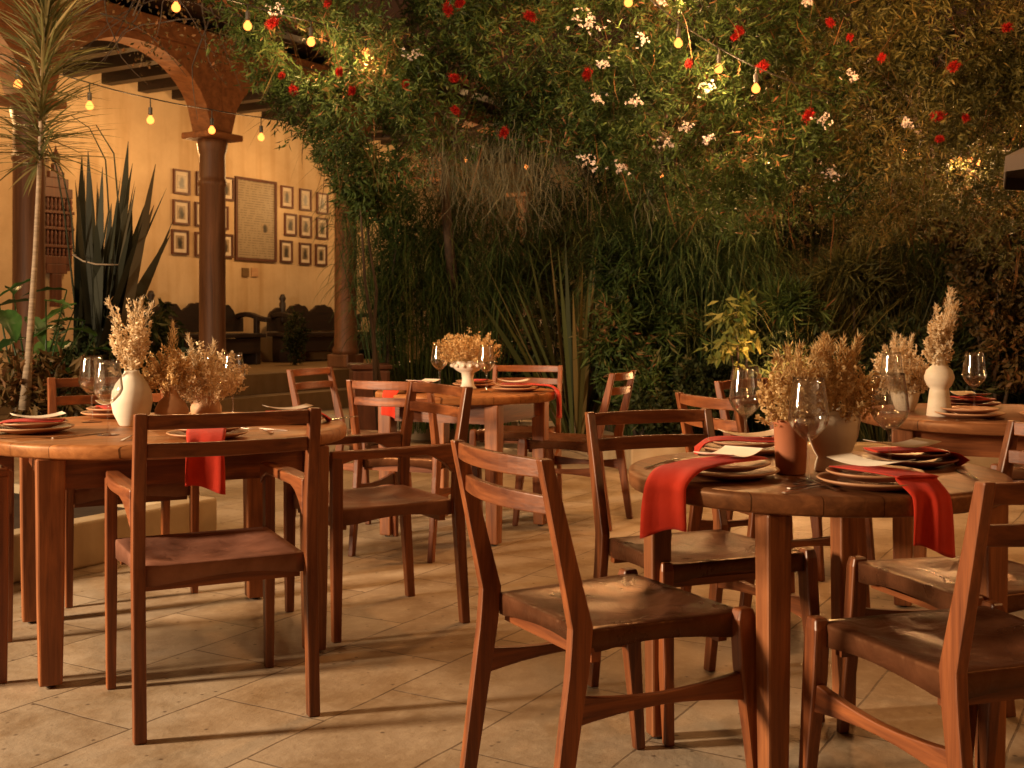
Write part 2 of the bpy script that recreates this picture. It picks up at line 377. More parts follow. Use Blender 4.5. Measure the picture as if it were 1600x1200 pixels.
def blades(name, P, Dr, L, W, droop, m, parent=None, seg=6, taper=1.0, wide=.35, curl=0.0):
    """long strap leaves as one mesh, each bending down by droop along its length"""
    n = len(P); L = np.broadcast_to(L, (n,)); W = np.broadcast_to(W, (n,)); droop = np.broadcast_to(droop, (n,))
    zz = np.array([0, 0, 1.0]); side = np.cross(Dr, zz) + rng.normal(size=(n, 3))*.25; side /= np.linalg.norm(side, axis=1)[:, None]
    V = np.empty((n, seg+1, 2, 3))
    pos = P.copy(); d = Dr.copy()
    for s in range(seg+1):
        t = s/seg
        wv = W * (np.sin(math.pi*min(1, (t*(1-wide)/1.0+wide*.55)))**taper) * (1 if t < 1 else .05)
        wv = np.maximum(wv * (1 - t**4*.9), W*.04)
        V[:, s, 0] = pos - side*wv[:, None]*.5; V[:, s, 1] = pos + side*wv[:, None]*.5
        pos = pos + d*(L/seg)[:, None]
        d = d + np.array([0, 0, -1.0])*(droop/seg)[:, None] + rng.normal(size=(n, 3))*curl; d /= np.linalg.norm(d, axis=1)[:, None]
    base = np.arange(n)[:, None]*(seg+1)*2
    q = []
    for s in range(seg): q.append(base + [s*2, s*2+1, s*2+3, s*2+2])
    return rawmesh(name, V.reshape(-1, 3), np.concatenate(q, axis=1).reshape(-1), 4, m, parent, np.repeat(rng.random(n), (seg+1)*2))
def unit(a): return a/(np.linalg.norm(a, axis=1)[:, None]+1e-9)
def ell_points(blobs, n, shell=.55):
    """points in a union of ellipsoids (cx,cy,cz,rx,ry,rz), denser near their skins"""
    vol = np.array([b[3]*b[4]*b[5] for b in blobs])**.75; ks = rng.choice(len(blobs), n, p=vol/vol.sum())
    B = np.array(blobs)[ks]; d = unit(rng.normal(size=(n, 3))); r = shell + (1-shell)*rng.random(n)**.7
    r *= 1 + .16*rng.normal(size=n)
    return B[:, :3] + d*B[:, 3:]*r[:, None], d
def tufts(P, d, k, spread=1.0, hang=0.0, jitter=.02):
    """k leaves around each twig end"""
    n = len(P); Pk = np.repeat(P, k, axis=0) + rng.normal(size=(n*k, 3))*jitter
    ax = unit(d + rng.normal(size=(n, 3))*.8 + np.array([0, -.3, -hang]))
    dk = unit(np.repeat(ax, k, axis=0) + rng.normal(size=(n*k, 3))*spread*.75)
    return Pk, dk
def clump_var(P, f=2.3):
    s = np.sin(P[:, 0]*f*2.1+P[:, 2]*f*1.7)+np.sin(P[:, 1]*f*1.9-P[:, 2]*f*2.7+1.3)+np.sin(P[:, 0]*f*4.3-P[:, 2]*f*3.9+.7)
    return np.clip(.42 + s*.12 + rng.normal(size=len(P))*.2, 0, 1)

exec_parts = []
# ================================================================== THE SETTING
bm = bmesh.new(); box_bm(bm, (0, 12, -.05), (60, 60, .1)); tag(bm_obj('ground', bm, M_floor), kind='structure')
# arcade terrace platform with one step
def oriented(u0, u1, n0, n1, z0, z1, bm):
    secs = [[un(u0, n0, z), un(u1, n0, z), un(u1, n1, z), un(u0, n1, z)] for z in (z0, z1)]; loft_bm(bm, secs)
bm = bmesh.new(); oriented(2, 22, 9.45, 13.5, 0, .45, bm); tag(bm_obj('terrace', bm, M_plat), kind='structure')
bm = bmesh.new(); oriented(2, 22, 9.05, 9.447, 0, .22, bm); tag(bm_obj('terrace_step', bm, M_plat), kind='structure')
WN = 12.16
bm = bmesh.new(); oriented(2, 21.9, WN, WN+.3, .45, 5.6, bm)
tag(bm_obj('arcade_wall', bm, M_wall), 'ochre plastered arcade wall hung with framed pictures', 'wall', kind='thing')
bm = bmesh.new(); oriented(22, 22.3, -8, 13.5, 0, 5.2, bm)
tag(bm_obj('courtyard_wall', bm, M_wall), 'plain plastered courtyard wall behind the planting', 'wall', kind='thing')
# garden beds
def curb(name, pts, wd, h, label):
    bm = bmesh.new()
    for a, b in zip(pts, pts[1:]):
        a = Vector((*a, 0)); b = Vector((*b, 0)); d = (b-a).normalized(); s = Vector((-d.y, d.x, 0))*wd
        a2 = a - d*.002; b2 = b + d*.002
        loft_bm(bm, [[a2+Vector((0,0,z)), b2+Vector((0,0,z)), b2+s+Vector((0,0,z)), a2+s+Vector((0,0,z))] for z in (0.0, h)])
    o = bm_obj(name, bm, M_stone); bevel(o, .015, 3); return tag(o, label, 'curb')
c0 = un(4.25, 4.2); c1 = un(-1.5, 4.2); c2 = un(4.25, 6.9)
curb('planter_curb', [(c1.x, c1.y), (c0.x, c0.y)], .13, .205, 'low pale stone curb of the bed behind the left table')
curb('planter_curb', [(c0.x-.11*D.x, c0.y-.11*D.y), (c2.x, c2.y)], .13, .2, 'end of the low stone curb turning back towards the arcade')
bm = bmesh.new(); loft_bm(bm, [[un(-1.5, 4.33, z), un(4.1, 4.33, z), un(4.1, 8.5, z), un(-1.5, 8.5, z)] for z in (.0, .15)])
tag(bm_obj('garden_soil', bm, M_earth), kind='structure')
curb('planter_curb', [(.85, 8.2), (7.5, 8.3)], .16, .21, 'long stone curb of the planting bed behind the right tables')
curb('planter_curb', [(-1.9, 10.9), (.4, 9.9), (.85, 8.36)], .16, .21, 'rounded stone curb of the bed behind the centre table')
bm = bmesh.new(); pl = [(-1.7, 11.0), (.5, 10.0), (.97, 8.4), (9, 8.45), (12, 19), (2, 21), (-.5, 14)]
loft_bm(bm, [[Vector((x, y, z)) for x, y in pl] for z in (.0, .16)]); tag(bm_obj('garden_soil', bm, M_earth), kind='structure')

# ---- arcade columns, arches, beams and roof
COLN = 9.85; CU = [4.92, 7.40, 9.88, 12.36, 14.84, 17.3]; CAPZ = 3.27
col_lab = ['far left edge of the arcade beside the spiky tree', 'beside the spiky tree at the left edge', 'in front of the pictures, carrying the open arch',
           'beside the hanging foliage, right of the pictures', 'behind the hanging grasses', 'farthest along the arcade']
def column(u, lab):
    e = empty('wooden_column', un(u, COLN, .45), math.atan2(D.y, D.x), 'round wooden column ' + lab, 'column', 'columns of the arcade')
    H = CAPZ-.45
    bm = bmesh.new(); box_bm(bm, (0, 0, .09), (.36, .36, .18)); bevel(bm_obj('base', bm, M_col, e), .02)
    lathe('shaft', [(0, .18), (.175, .18), (.18, .24), (.155, .30), (.152, .5), (.150, H-.62), (.165, H-.60), (.168, H-.56), (.150, H-.54), (.152, H-.5), (.148, H-.25), (.165, H-.2), (.178, H-.12), (.17, H-.075), (0, H-.075)], M_col, e)
    bm = bmesh.new(); box_bm(bm, (0, 0, H-.036), (.54, .46, .072)); bevel(bm_obj('capital', bm, M_beam, e), .012)
for u, l in zip(CU[1:], col_lab[1:]): column(u, l)
def arch(u0, u1, lab):
    """spandrel board between two columns with a curved underside, with thickness"""
    th = .30; zb = CAPZ; zt = 4.18; m = 24; a = u0+.0; b = u1; ins = .16
    low = []
    for i in range(m+1):
        t = i/m; u = a + ins + (b-a-2*ins)*t; x = abs(2*t-1)
        low.append((u, zb + (4.10-zb)*(max(0, 1-x**2.1))**.55))
    prof = [(a+.002, zb), *low, (b-.002, zb), (b-.002, zt), (a+.002, zt)]
    # strips so every face is a quad
    bm = bmesh.new(); us = [a+.002] + [p[0] for p in low] + [b-.002]; zs = [zb] + [p[1] for p in low] + [zb]
    F_ = []; 
    for nn in (COLN-th/2, COLN+th/2): F_.append([[bm.verts.new(un(u, nn, z)) for u, z in zip(us, zs)], [bm.verts.new(un(u, nn, zt)) for u in us]])
    for i in range(len(us)-1):
        for k in (0, 1): lo, hi = F_[k]; bm.faces.new((lo[i], lo[i+1], hi[i+1], hi[i]))
        bm.faces.new((F_[0][0][i], F_[0][0][i+1], F_[1][0][i+1], F_[1][0][i]))
        bm.faces.new((F_[0][1][i], F_[0][1][i+1], F_[1][1][i+1], F_[1][1][i]))
    for i in (0, -1): bm.faces.new((F_[0][0][i], F_[0][1][i], F_[1][1][i], F_[1][0][i]))
    o = bm_obj('wooden_arch', bm, M_beam); return tag(o, lab, 'arch', 'wooden arches of the arcade')
arch(CU[1], CU[2], 'curved wooden arch with open span left of the pictures')
arch(CU[0], CU[1], 'curved wooden arch behind the spiky tree at the left edge')
arch(CU[2], CU[3], 'curved wooden arch mostly hidden by hanging foliage')
arch(CU[3], CU[4], 'curved wooden arch behind the planting')
# beam on the arches
bm = bmesh.new(); oriented(4, 20, COLN-.20, COLN+.20, 4.183, 4.40, bm)
tag(bevel(bm_obj('arcade_beam', bm, M_beam), .02), 'long timber beam resting on the arches of the arcade', 'beam')
# rafters
for i in range(26):
    u = 4.3 + i*.6
    bm = bmesh.new(); secs = [[un(u-.08, n, z), un(u+.08, n, z), un(u+.08, n, z+.2), un(u-.08, n, z+.2)] for n, z in ((COLN+.203, 4.16), (WN-.003, 4.16))]
    loft_bm(bm, secs); tag(bm_obj('rafter', bm, M_darkwood), 'dark roof rafter under the arcade ceiling', 'rafter', 'dark rafters under the arcade roof')
bm = bmesh.new(); oriented(2, 21.5, COLN+.203, WN-.003, 4.363, 4.40, bm); tag(bm_obj('ceiling', bm, M_darkwood), kind='structure')
bm = bmesh.new(); loft_bm(bm, [[un(2, n, z), un(21.5, n, z), un(21.5, n, z+.06), un(2, n, z+.06)] for n, z in ((8.95, 4.41), (12.4, 4.89))])
rf = bm_obj('roof', bm, M_darkwood); tag(rf, 'sloping timber and clay tile roof over the arcade', 'roof')
bm = bmesh.new(); k = 0; u = 3.0
while u < 21:
    secs = []
    for n in (8.75, 10.5, 12.3):
        z = 4.47 + (n-8.85)*.139
        secs.append([un(u + .10*math.cos(a), n, z + .09*math.sin(a)) for a in [math.pi*j/6 for j in range(7)]] + [un(u + .085*math.cos(a), n, z + .075*math.sin(a)) for a in [math.pi*j/6 for j in range(6, -1, -1)]])
    loft_bm(bm, secs); u += .205
bm_obj('roof_tiles', bm, M_terra, rf, True)

# ---- wall pictures
def b_pic(t, p):
    v = objco(t, (1, 1, 1), (0, 0, 0), 'Generated'); oi = t.nodes.new('ShaderNodeObjectInfo')
    g = t.nodes.new('ShaderNodeVectorMath'); g.operation = 'SUBTRACT'; g.inputs[1].default_value = (.5, .5, .42); t.links.new(v, g.inputs[0])
    s = t.nodes.new('ShaderNodeVectorMath'); s.operation = 'MULTIPLY'; s.inputs[1].default_value = (1.5, 0, 1.0); t.links.new(g.outputs[0], s.inputs[0])
    l = t.nodes.new('ShaderNodeVectorMath'); l.operation = 'LENGTH'; t.links.new(s.outputs[0], l.inputs[0])
    a = t.nodes.new('ShaderNodeVectorMath'); a.operation = 'ADD'; t.links.new(v, a.inputs[0])
    ml = t.nodes.new('ShaderNodeMath'); ml.operation = 'MULTIPLY'; ml.inputs[1].default_value = 91; t.links.new(oi.outputs['Random'], ml.inputs[0]); t.links.new(ml.outputs[0], a.inputs[1])
    n = noise(t, a.outputs[0], 3.5, 5, .6)
    sm = t.nodes.new('ShaderNodeMath'); sm.operation = 'MULTIPLY_ADD'; sm.inputs[1].default_value = .8; t.links.new(n, sm.inputs[0]); t.links.new(l.outputs['Value'], sm.inputs[2])
    t.links.new(ramp(t, sm.outputs[0], [(.62, (.03, .022, .014)), (.85, (.15, .11, .07)), (1.0, (.36, .27, .17))]), p.inputs['Base Color'])
M_pic = mat('sepia_portrait_print', b_pic, rough=.4)
def b_text(t, p):
    v = objco(t, (1, 1, 1), (0, 0, 0), 'Object')
    wv = nd(t, 'ShaderNodeTexWave'); wv.bands_direction = 'Z'; wv.inputs['Scale'].default_value = 8.5; wv.inputs['Distortion'].default_value = .3; t.links.new(v, wv.inputs['Vector'])
    n = noise(t, objco(t, (24, 24, 10)), 1.0, 2, .5)
    m = t.nodes.new('ShaderNodeMath'); m.operation = 'MULTIPLY'; t.links.new(ramp(t, wv.outputs['Fac'], [(.55, (0,0,0)), (.8, (1,1,1))]), m.inputs[0]); t.links.new(ramp(t, n, [(.42, (0,0,0)), (.5, (1,1,1))]), m.inputs[1])
    t.links.new(mix(t, (.36, .29, .20), (.22, .17, .115), m.outputs[0]), p.inputs['Base Color'])
M_text = mat('printed_poster_sheet', b_text, rough=.3)
M_mat = mat('cream_picture_mount', b_paper, rough=.8)
WR = math.atan2(D.y, D.x)
def frame(px, py, wd, ht, lab, big=False, group='framed portraits on the ochre wall'):
    c = on_n(px, py, WN)
    e = empty('picture_frame' if not big else 'poster_frame', c, WR, lab, 'picture' if not big else 'poster', None if big else group)
    # local +Y points into the wall; front is -Y
    bm = bmesh.new(); f = .028 if not big else .04
    for (x, z, sx, sz) in ((0, ht/2-f/2, wd, f), (0, -ht/2+f/2, wd, f), (-wd/2+f/2, 0, f, ht-2*f-.001), (wd/2-f/2, 0, f, ht-2*f-.001)): box_bm(bm, (x, -.018, z), (sx, .034, sz))
    bm_obj('frame', bm, M_redwood, e)
    if not big:
        bm = bmesh.new(); box_bm(bm, (0, -.008, 0), (wd-2*f+.004, .012, ht-2*f+.004)); bm_obj('mount', bm, M_mat, e)
        bm = bmesh.new(); box_bm(bm, (0, -.0165, .0), (wd*.50, .003, ht*.54)); bm_obj('print', bm, M_pic, e)
    else:
        bm = bmesh.new(); box_bm(bm, (0, -.008, 0), (wd-2*f+.004, .012, ht-2*f+.004)); bm_obj('sheet', bm, M_text, e)
        bm = bmesh.new(); box_bm(bm, (wd*.22, -.0165, -ht*.09), (wd*.17, .003, ht*.11)); bm_obj('print', bm, M_pic, e)
rows = ['top', 'middle', 'bottom']; cl = ['first', 'second', 'third']
Lp = [[(282.5, 284.5), (318, 288), (352, 295)], [(282, 332), (316, 335.5), (343, 340)], [(280, 378.5), (316, 382), (350.5, 384)]]
Rp = [[(447, 308), (476, 312.5), (502.5, 318)], [(452.5, 351), (476.5, 354), (502, 357)], [(446, 393), (475.5, 396.5), (500.5, 398.5)]]
for r_ in range(3):
    for c_ in range(3):
        frame(*Lp[r_][c_], .31, .345, f'small red framed portrait, {rows[r_]} row, {cl[c_]} of the group left of the poster')
        frame(*Rp[r_][c_], .28, .345, f'small red framed portrait, {rows[r_]} row, {cl[c_]} of the group right of the poster')
a = on_n(367, 344, WN); b = on_n(431, 344, WN)
frame(399, 344, (b-a).length, 1.24, 'large framed poster of printed text between the portrait groups', True)
for px, lab in ((382.5, 'darker small plaque below the large poster'), (397, 'paler small plaque below the large poster')):
    c = on_n(px, 425.5, WN); e = bmesh.new(); box_bm(e, (0, -.01, 0), (.14, .018, .13))
    o = bm_obj('wall_plaque', e, M_tan if px > 390 else M_plat); o.location = c; o.rotation_euler = (0, 0, WR); tag(o, lab, 'plaque')
# carved wooden screen on the wall at the left
c = on_n(87, 372, WN-.12); e = empty('carved_wooden_panel', c, WR, 'red brown carved wooden panel with spindle rows and stepped peak', 'carving')
steps = [(.10, .82, .92), (.22, .74, .82), (.34, .62, .74), (.46, .5, .62), (.52, .1, .14), (.52, .3, .34), (.52, -.12, -.08), (.44, -.32, -.22), (.3, -.44, -.32), (.14, -.85, -.44)]
bm = bmesh.new()
for wd, z0, z1 in steps: box_bm(bm, (0, 0, (z0+z1)/2), (wd, .06, z1-z0-.001))
box_bm(bm, (0, .035, .05), (.5, .012, .9)); bevel(bm_obj('panel', bm, M_redwood, e), .008)
lathe_bm(bm := bmesh.new(), [(0, .92), (.05, .94), (.06, 1.0), (.02, 1.08), (0, 1.16)], 12); bm_obj('finial', bm, M_redwood, e, True)
bm = bmesh.new()
for z0, z1 in ((-.22, -.12), (-.08, .1), (.14, .3), (.34, .5)):
    for i in range(9):
        x = -.23 + i*.0575; h = z1-z0
        lathe_bm(bm, [(.008, z0), (.02, z0+h*.25), (.009, z0+h*.5), (.02, z0+h*.75), (.008, z1)], 8, (x, 0, 0))
bm_obj('spindles', bm, M_redwood, e, True)
# carved benches against the wall
def bench(u0, u1, lab):
    Lb = u1-u0; e = empty('carved_bench', un((u0+u1)/2, WN-.42, .45), WR, lab, 'bench', 'carved dark benches against the arcade wall')
    bm = bmesh.new(); box_bm(bm, (0, 0, .42), (Lb, .5, .06)); bevel(bm_obj('seat', bm, M_darkwood, e), .01)
    bm = bmesh.new(); box_bm(bm, (0, -.2, .27), (Lb-.2, .05, .22)); bevel(bm_obj('apron', bm, M_darkwood, e), .01)
    # carved back with scalloped crest
    m = 60; top = []
    for i in range(m+1):
        x = -Lb/2 + Lb*i/m; t = i/m
        z = .66
        for cx, ww, hh in ((.10, .09, .16), (.30, .13, .22), (.56, .14, .22), (.82, .10, .2)):
            q = 1-((t-cx)/ww)**2
            if q > 0: z = max(z, .66 + hh*q**.45)
        for cx in (.20, .44, .69): z = max(z, .66 + .12*math.exp(-((t-cx)/.018)**2))
        top.append((x, z + .012*math.sin(t*90)))
    bm = bmesh.new(); A = [[bm.verts.new((x, y, z)) for x, z in top] for y in (.2, .25)]; B_ = [[bm.verts.new((x, y, .47)) for x, z in top] for y in (.2, .25)]
    for i in range(m):
        bm.faces.new((A[0][i], A[0][i+1], B_[0][i+1], B_[0][i])); bm.faces.new((A[1][i], A[1][i+1], B_[1][i+1], B_[1][i]))
        bm.faces.new((A[0][i], A[0][i+1], A[1][i+1], A[1][i])); bm.faces.new((B_[0][i], B_[0][i+1], B_[1][i+1], B_[1][i]))
    for i in (0, -1): bm.faces.new((A[0][i], B_[0][i], B_[1][i], A[1][i]))
    bm_obj('backrest', bm, M_darkwood, e)
    bm = bmesh.new(); lathe_bm(bm, [(.05, .6), (.05, .9), (.035, .92), (.055, .97), (.03, 1.03), (0, 1.04)], 12, (-Lb/2+.32, .22, 0)); bm_obj('finial', bm, M_darkwood, e, True)
    for s in (-1, 1):
        bm = bmesh.new(); box_bm(bm, (s*(Lb/2-.12), 0, .21), (.09, .42, .42)); box_bm(bm, (s*(Lb/2-.12), -.17, .56), (.07, .07, .26)); bevel(bm_obj('leg', bm, M_darkwood, e), .01)
        bm = bmesh.new(); secs = []
        for j in range(7):
            t = j/6; y = .24-.62*t; z = .68+.04*math.sin(t*5)
            secs.append([Vector((s*(Lb/2-.1)+dx, y, z+dz)) for dx, dz in ((-.05, -.03), (.05, -.03), (.05, .04), (-.05, .04))])
        loft_bm(bm, secs); bevel(bm_obj('armrest', bm, M_darkwood, e), .012)
bench(10.55, 12.6, 'black carved bench left of the pair, under the framed pictures')
bench(13.15, 15.4, 'black carved bench right of the pair, behind the right column')

# ================================================================== FURNITURE
def quad(c, hx, hy):    # rectangle section in the XY plane at point c
    c = Vector(c); return [c+Vector((-hx, -hy, 0)), c+Vector((hx, -hy, 0)), c+Vector((hx, hy, 0)), c+Vector((-hx, hy, 0))]
def curve_y(ks, z):
    for (z0, y0, d0), (z1, y1, d1) in zip(ks, ks[1:]):
        if z <= z1: t = (z-z0)/(z1-z0); return y0+(y1-y0)*t, d0+(d1-d0)*t
    return ks[-1][1], ks[-1][2]
def seat_mesh(e, m, wf, wb, y0, y1, z, sag, drop, seed):
    nx, ny = 18, 18; r_ = np.random.default_rng(seed); V = []; Fc = []
    ph = r_.random(8)*6.28
    def top(i, j):
        s = i/nx*2-1; t = j/ny; wd = (wb + (wf-wb)*t)/2; y = y0 + (y1-y0)*t
        edge = max(abs(s), abs(2*t-1))
        q = (1-s*s)*(1-(2*t-1)**2)
        zz = z - sag*q - .004*max(0, edge-.88)/.12
        zz += q**.5*(.0030*math.sin(5*s+7*t+ph[0]) + .0018*math.sin(11*s-6*t+ph[1]) + .0010*math.sin(17*t+8*s*s+ph[2]))
        return (s*wd, y, zz)
    idx = {}
    for i in range(nx+1):
        for j in range(ny+1): idx[i, j] = len(V); V.append(top(i, j))
    for i in range(nx):
        for j in range(ny): Fc.append((idx[i, j], idx[i+1, j], idx[i+1, j+1], idx[i, j+1]))
    per = [(i, 0) for i in range(nx)] + [(nx, j) for j in range(ny)] + [(i, ny) for i in range(nx, 0, -1)] + [(0, j) for j in range(ny, 0, -1)]
    prev = [idx[q] for q in per]; cy = (y0+y1)/2
    for off, dz in ((.003, -.003), (.004, -.010), (.003, -drop), (-.012, -drop-.003), (-.03, -drop+.002)):
        cur = []
        for q in per:
            x, y, zz = V[idx[q]]; l = math.hypot(x, y-cy); cur.append(len(V))
            wob = .003*math.sin(14*x+ph[4])+.003*math.sin(11*y+ph[5])
            V.append((x+off*np.sign(x)*(abs(x) > wb/2*.9), y+off*np.sign(y-cy)*(abs(y-cy) > (y1-y0)/2*.92), min(zz, z)+dz+(wob+.012*max(0, 1-(y-cy)**2*40 if abs(x) > wb*.4 else 1-x*x*28) if dz < -.02 else 0)))
        n = len(per)
        for k in range(n): Fc.append((prev[k], cur[k], cur[(k+1) % n], prev[(k+1) % n]))
        prev = cur
    Fc.append(tuple(prev))
    o = mk('seat', V, Fc, m, e, True); return o
def side_chair(seed=1, m=None):
    e = empty('dining_chair', (0, 0, 0), 0, 'x', 'chair', 'wooden chairs around the tables')
    H = .82; ks = [(0, -.265, .017), (.40, -.205, .024), (.47, -.20, .025), (H, -.285, .014)]
    for s in (-1, 1):
        bm = bmesh.new(); secs = []
        for z in (0, .1, .2, .3, .38, .43, .47, .55, .65, .75, H):
            y, dd = curve_y(ks, z); secs.append(quad((s*(.203 - .0*z), y, z), .013, dd))
        loft_bm(bm, secs); bevel(bm_obj('rear_leg', bm, M_wood, e), .004)
        bm = bmesh.new(); secs = []
        for z, hx, hy, y in ((0, .012, .014, .245), (.2, .015, .019, .225), (.34, .018, .024, .210), (.445, .018, .024, .205), (.468, .015, .018, .205)):
            secs.append(quad((s*(.235 - .01*z/.46), y, z), hx, hy))
        loft_bm(bm, secs); bevel(bm_obj('front_leg', bm, M_wood, e), .005)
        bm = bmesh.new(); secs = []
        for t in np.linspace(0, 1, 9):
            y = -.225 + .43*t; x = s*(.203+.026*t); hz = .012 + .020*abs(2*t-1)**1.8
            secs.append([Vector((x+dx, y, .30+dz)) for dx, dz in ((-.010, -hz), (.010, -hz), (.010, hz), (-.010, hz))])
        loft_bm(bm, secs); bevel(bm_obj('stretcher', bm, M_woody, e), .003)
    for zc in (.798, .722):
        bm = bmesh.new(); secs = []; yb, _ = curve_y(ks, zc)
        for x in np.linspace(-.191, .191, 13):
            y = yb - .030*(1-(x/.191)**2); hz = .0185 + .002*(1-(x/.191)**2)
            secs.append([Vector((x, y+dy, zc+dz)) for dy, dz in ((-.009, -hz), (.009, -hz), (.009, hz), (-.009, hz))])
        loft_bm(bm, secs); bevel(bm_obj('backrest_slat', bm, M_woodx, e), .003)
    bm = bmesh.new()
    for y in (-.155, .175): box_bm(bm, (0, y, .405), (.385, .022, .03))
    bm_obj('seat_frame', bm, M_woodx, e)
    seat_mesh(e, m or M_leather, .432, .376, -.178, .212, .462, .028, .050, seed)
    return e
def arm_chair(seed=1, m=None):
    e = empty('dining_armchair', (0, 0, 0), 0, 'x', 'armchair', 'wooden armchairs around the tables')
    H = .855; ks = [(0, -.262, .016), (.45, -.232, .021), (.60, -.236, .020), (H, -.275, .015)]
    for s in (-1, 1):
        bm = bmesh.new(); secs = []
        for z in (0, .2, .38, .45, .52, .6, .7, .78, H):
            y, dd = curve_y(ks, z); secs.append(quad((s*.232, y, z), .0165, dd))
        loft_bm(bm, secs); bevel(bm_obj('rear_leg', bm, M_wood, e), .004)
        bm = bmesh.new(); secs = []
        for z, hx, hy in ((0, .013, .015), (.3, .016, .019), (.58, .016, .02), (.628, .016, .02)):
            secs.append(quad((s*.238, .235, z), hx, hy))
        loft_bm(bm, secs); bevel(bm_obj('front_leg', bm, M_wood, e), .004)
        bm = bmesh.new(); secs = []
        for t in np.linspace(0, 1, 13):
            y = -.215 + .47*t; hz = .015 + .038*max(0, 1-t/.28)**2 + .02*max(0, (t-.82)/.18)**2
            wd = .018 + .010*math.sin(math.pi*t)
            top_ = .652 - .004*t
            secs.append([Vector((s*(.232+.008*math.sin(math.pi*t)) + dx, y, zz)) for dx, zz in ((-wd, top_-2*hz), (wd, top_-2*hz), (wd, top_), (-wd, top_))])
        loft_bm(bm, secs); bevel(bm_obj('armrest', bm, M_woody, e), .005)
    for zc in (.832, .757):
        bm = bmesh.new(); secs = []; yb, _ = curve_y(ks, zc)
        for x in np.linspace(-.216, .216, 13):
            y = yb - .028*(1-(x/.216)**2); hz = .019
            secs.append([Vector((x, y+dy, zc+dz)) for dy, dz in ((-.009, -hz), (.009, -hz), (.009, hz), (-.009, hz))])
        loft_bm(bm, secs); bevel(bm_obj('backrest_slat', bm, M_woodx, e), .003)
    bm = bmesh.new()
    for y in (-.18, .2): box_bm(bm, (0, y, .39), (.43, .022, .03))
    bm_obj('seat_frame', bm, M_woodx, e)
    seat_mesh(e, m or M_leather2, .45, .43, -.222, .222, .452, .030, .052, seed)
    return e
sc0 = side_chair(3); sc1 = side_chair(11); ac0 = arm_chair(5)
used = set()
def place(proto, x, y, fx, fy, lab):
    if proto.name not in used: o = proto; used.add(proto.name)
    else: o = copy_tree(proto)
    o.location = (x, y, 0); o.rotation_euler = (0, 0, math.atan2(-fx, fy)); o['label'] = lab; return o
place(ac0, -.877, 3.33, -.236, .47, 'nearest armchair at the left table, seen from behind with a red napkin beyond its slats')
place(ac0, -.515, 4.25, -.86, -.50, 'armchair seen side-on at the right side of the left table')
place(ac0, -1.60, 4.72, .49, -.87, 'armchair on the far side of the left table behind the wine glasses')
place(ac0, -1.85, 3.62, .93, .37, 'armchair cut by the left edge of the picture')
place(sc0, .22, 2.63, .88, .47, 'nearest chair, side on in the centre foreground with glossy wrinkled seat')
place(sc1, .925, 2.32, -.30, .95, 'chair in the right foreground with its back to us, cut by the edge')
place(sc1, .53, 3.29, .375, -.927, 'chair left of and behind the near right table, seat half under it')
place(sc0, 1.185, 2.92, -.95, -.30, 'chair at the right side of the near right table, at the edge')
place(sc1, .98, 4.33, .93, .36, 'chair at the left side of the far right table')
place(sc0, 1.28, 5.18, .73, -.68, 'chair behind the far right table, hidden by dried flowers')
place(sc0, 2.42, 5.05, -.65, -.76, 'chair behind the far right table at the right edge')
place(sc1, -.46, 5.53, .36, .93, 'chair in front of the centre table, back to us with pale shiny seat edge')
place(sc0, -.90, 6.50, .9, -.4, 'chair left of the centre table, in front of the terrace step')
place(sc1, .33, 6.27, -.9, .35, 'chair on the right of the centre table, seen side-on')
place(sc0, .04, 6.78, -.2, -.98, 'chair behind the centre table with shiny pale slats')
def table(x, y, Rt, ang, legr, lab, h=.73, legw=.07, apr=True, top=None):
    e = empty('round_table', (x, y, 0), ang, lab, 'table', 'round wooden tables')
    th = .045
    lathe('tabletop', [(0, h-th), (Rt-.012, h-th), (Rt-.006, h-th+.002), (Rt-.001, h-th+.007), (Rt, h-.012), (Rt-.002, h-.005), (Rt-.008, h-.001), (Rt-.016, h), (0, h)], top or M_top, e, 96)
    a = legr/math.sqrt(2)
    for sx in (-1, 1):
        for sy in (-1, 1):
            bm = bmesh.new(); secs = []
            for z, k in ((0.008, .80), (.25, .9), (h-th-.001, 1.0)):
                secs.append(quad((sx*a, sy*a, z), legw/2*k, legw/2*k))
            loft_bm(bm, secs); lg = bevel(bm_obj('leg', bm, M_leg, e), .006)
            bm = bmesh.new(); lathe_bm(bm, [(0, 0), (.014, 0), (.014, .0078), (0, .0078)], 12, (sx*a, sy*a, 0)); bm_obj('foot_pad', bm, M_blackmetal, lg)
    for s in (-1, 1) if apr else ():
        bm = bmesh.new(); box_bm(bm, (0, s*a, h-th-.05), (2*a-legw-.002, .025, .095)); bm_obj('apron', bm, M_woodx, e)
        bm = bmesh.new(); box_bm(bm, (s*a, 0, h-th-.05), (.025, 2*a-legw-.002, .095)); bm_obj('apron', bm, M_woody, e)
    return e
def ang_of(dx, dy): return math.atan2(dy, dx) - R(45)
table(-1.2, 4.0, .62, ang_of(-.17, -.5), .575, 'large round wooden table at the left laid with white vase', legw=.082, top=M_topl)
table(.745, 2.85, .455, ang_of(-.36, .18), .405, 'near round table at the right with terracotta and cream pots', legw=.06, apr=False)
table(-.24, 6.0, .47, ang_of(-.385, -.15), .42, 'small round table in the centre distance with footed white bowl', legw=.075, top=M_topl)
table(1.93, 4.58, .53, ang_of(-.42, -.16), .46, 'far round table at the right edge with white bulbous vase', legw=.08)

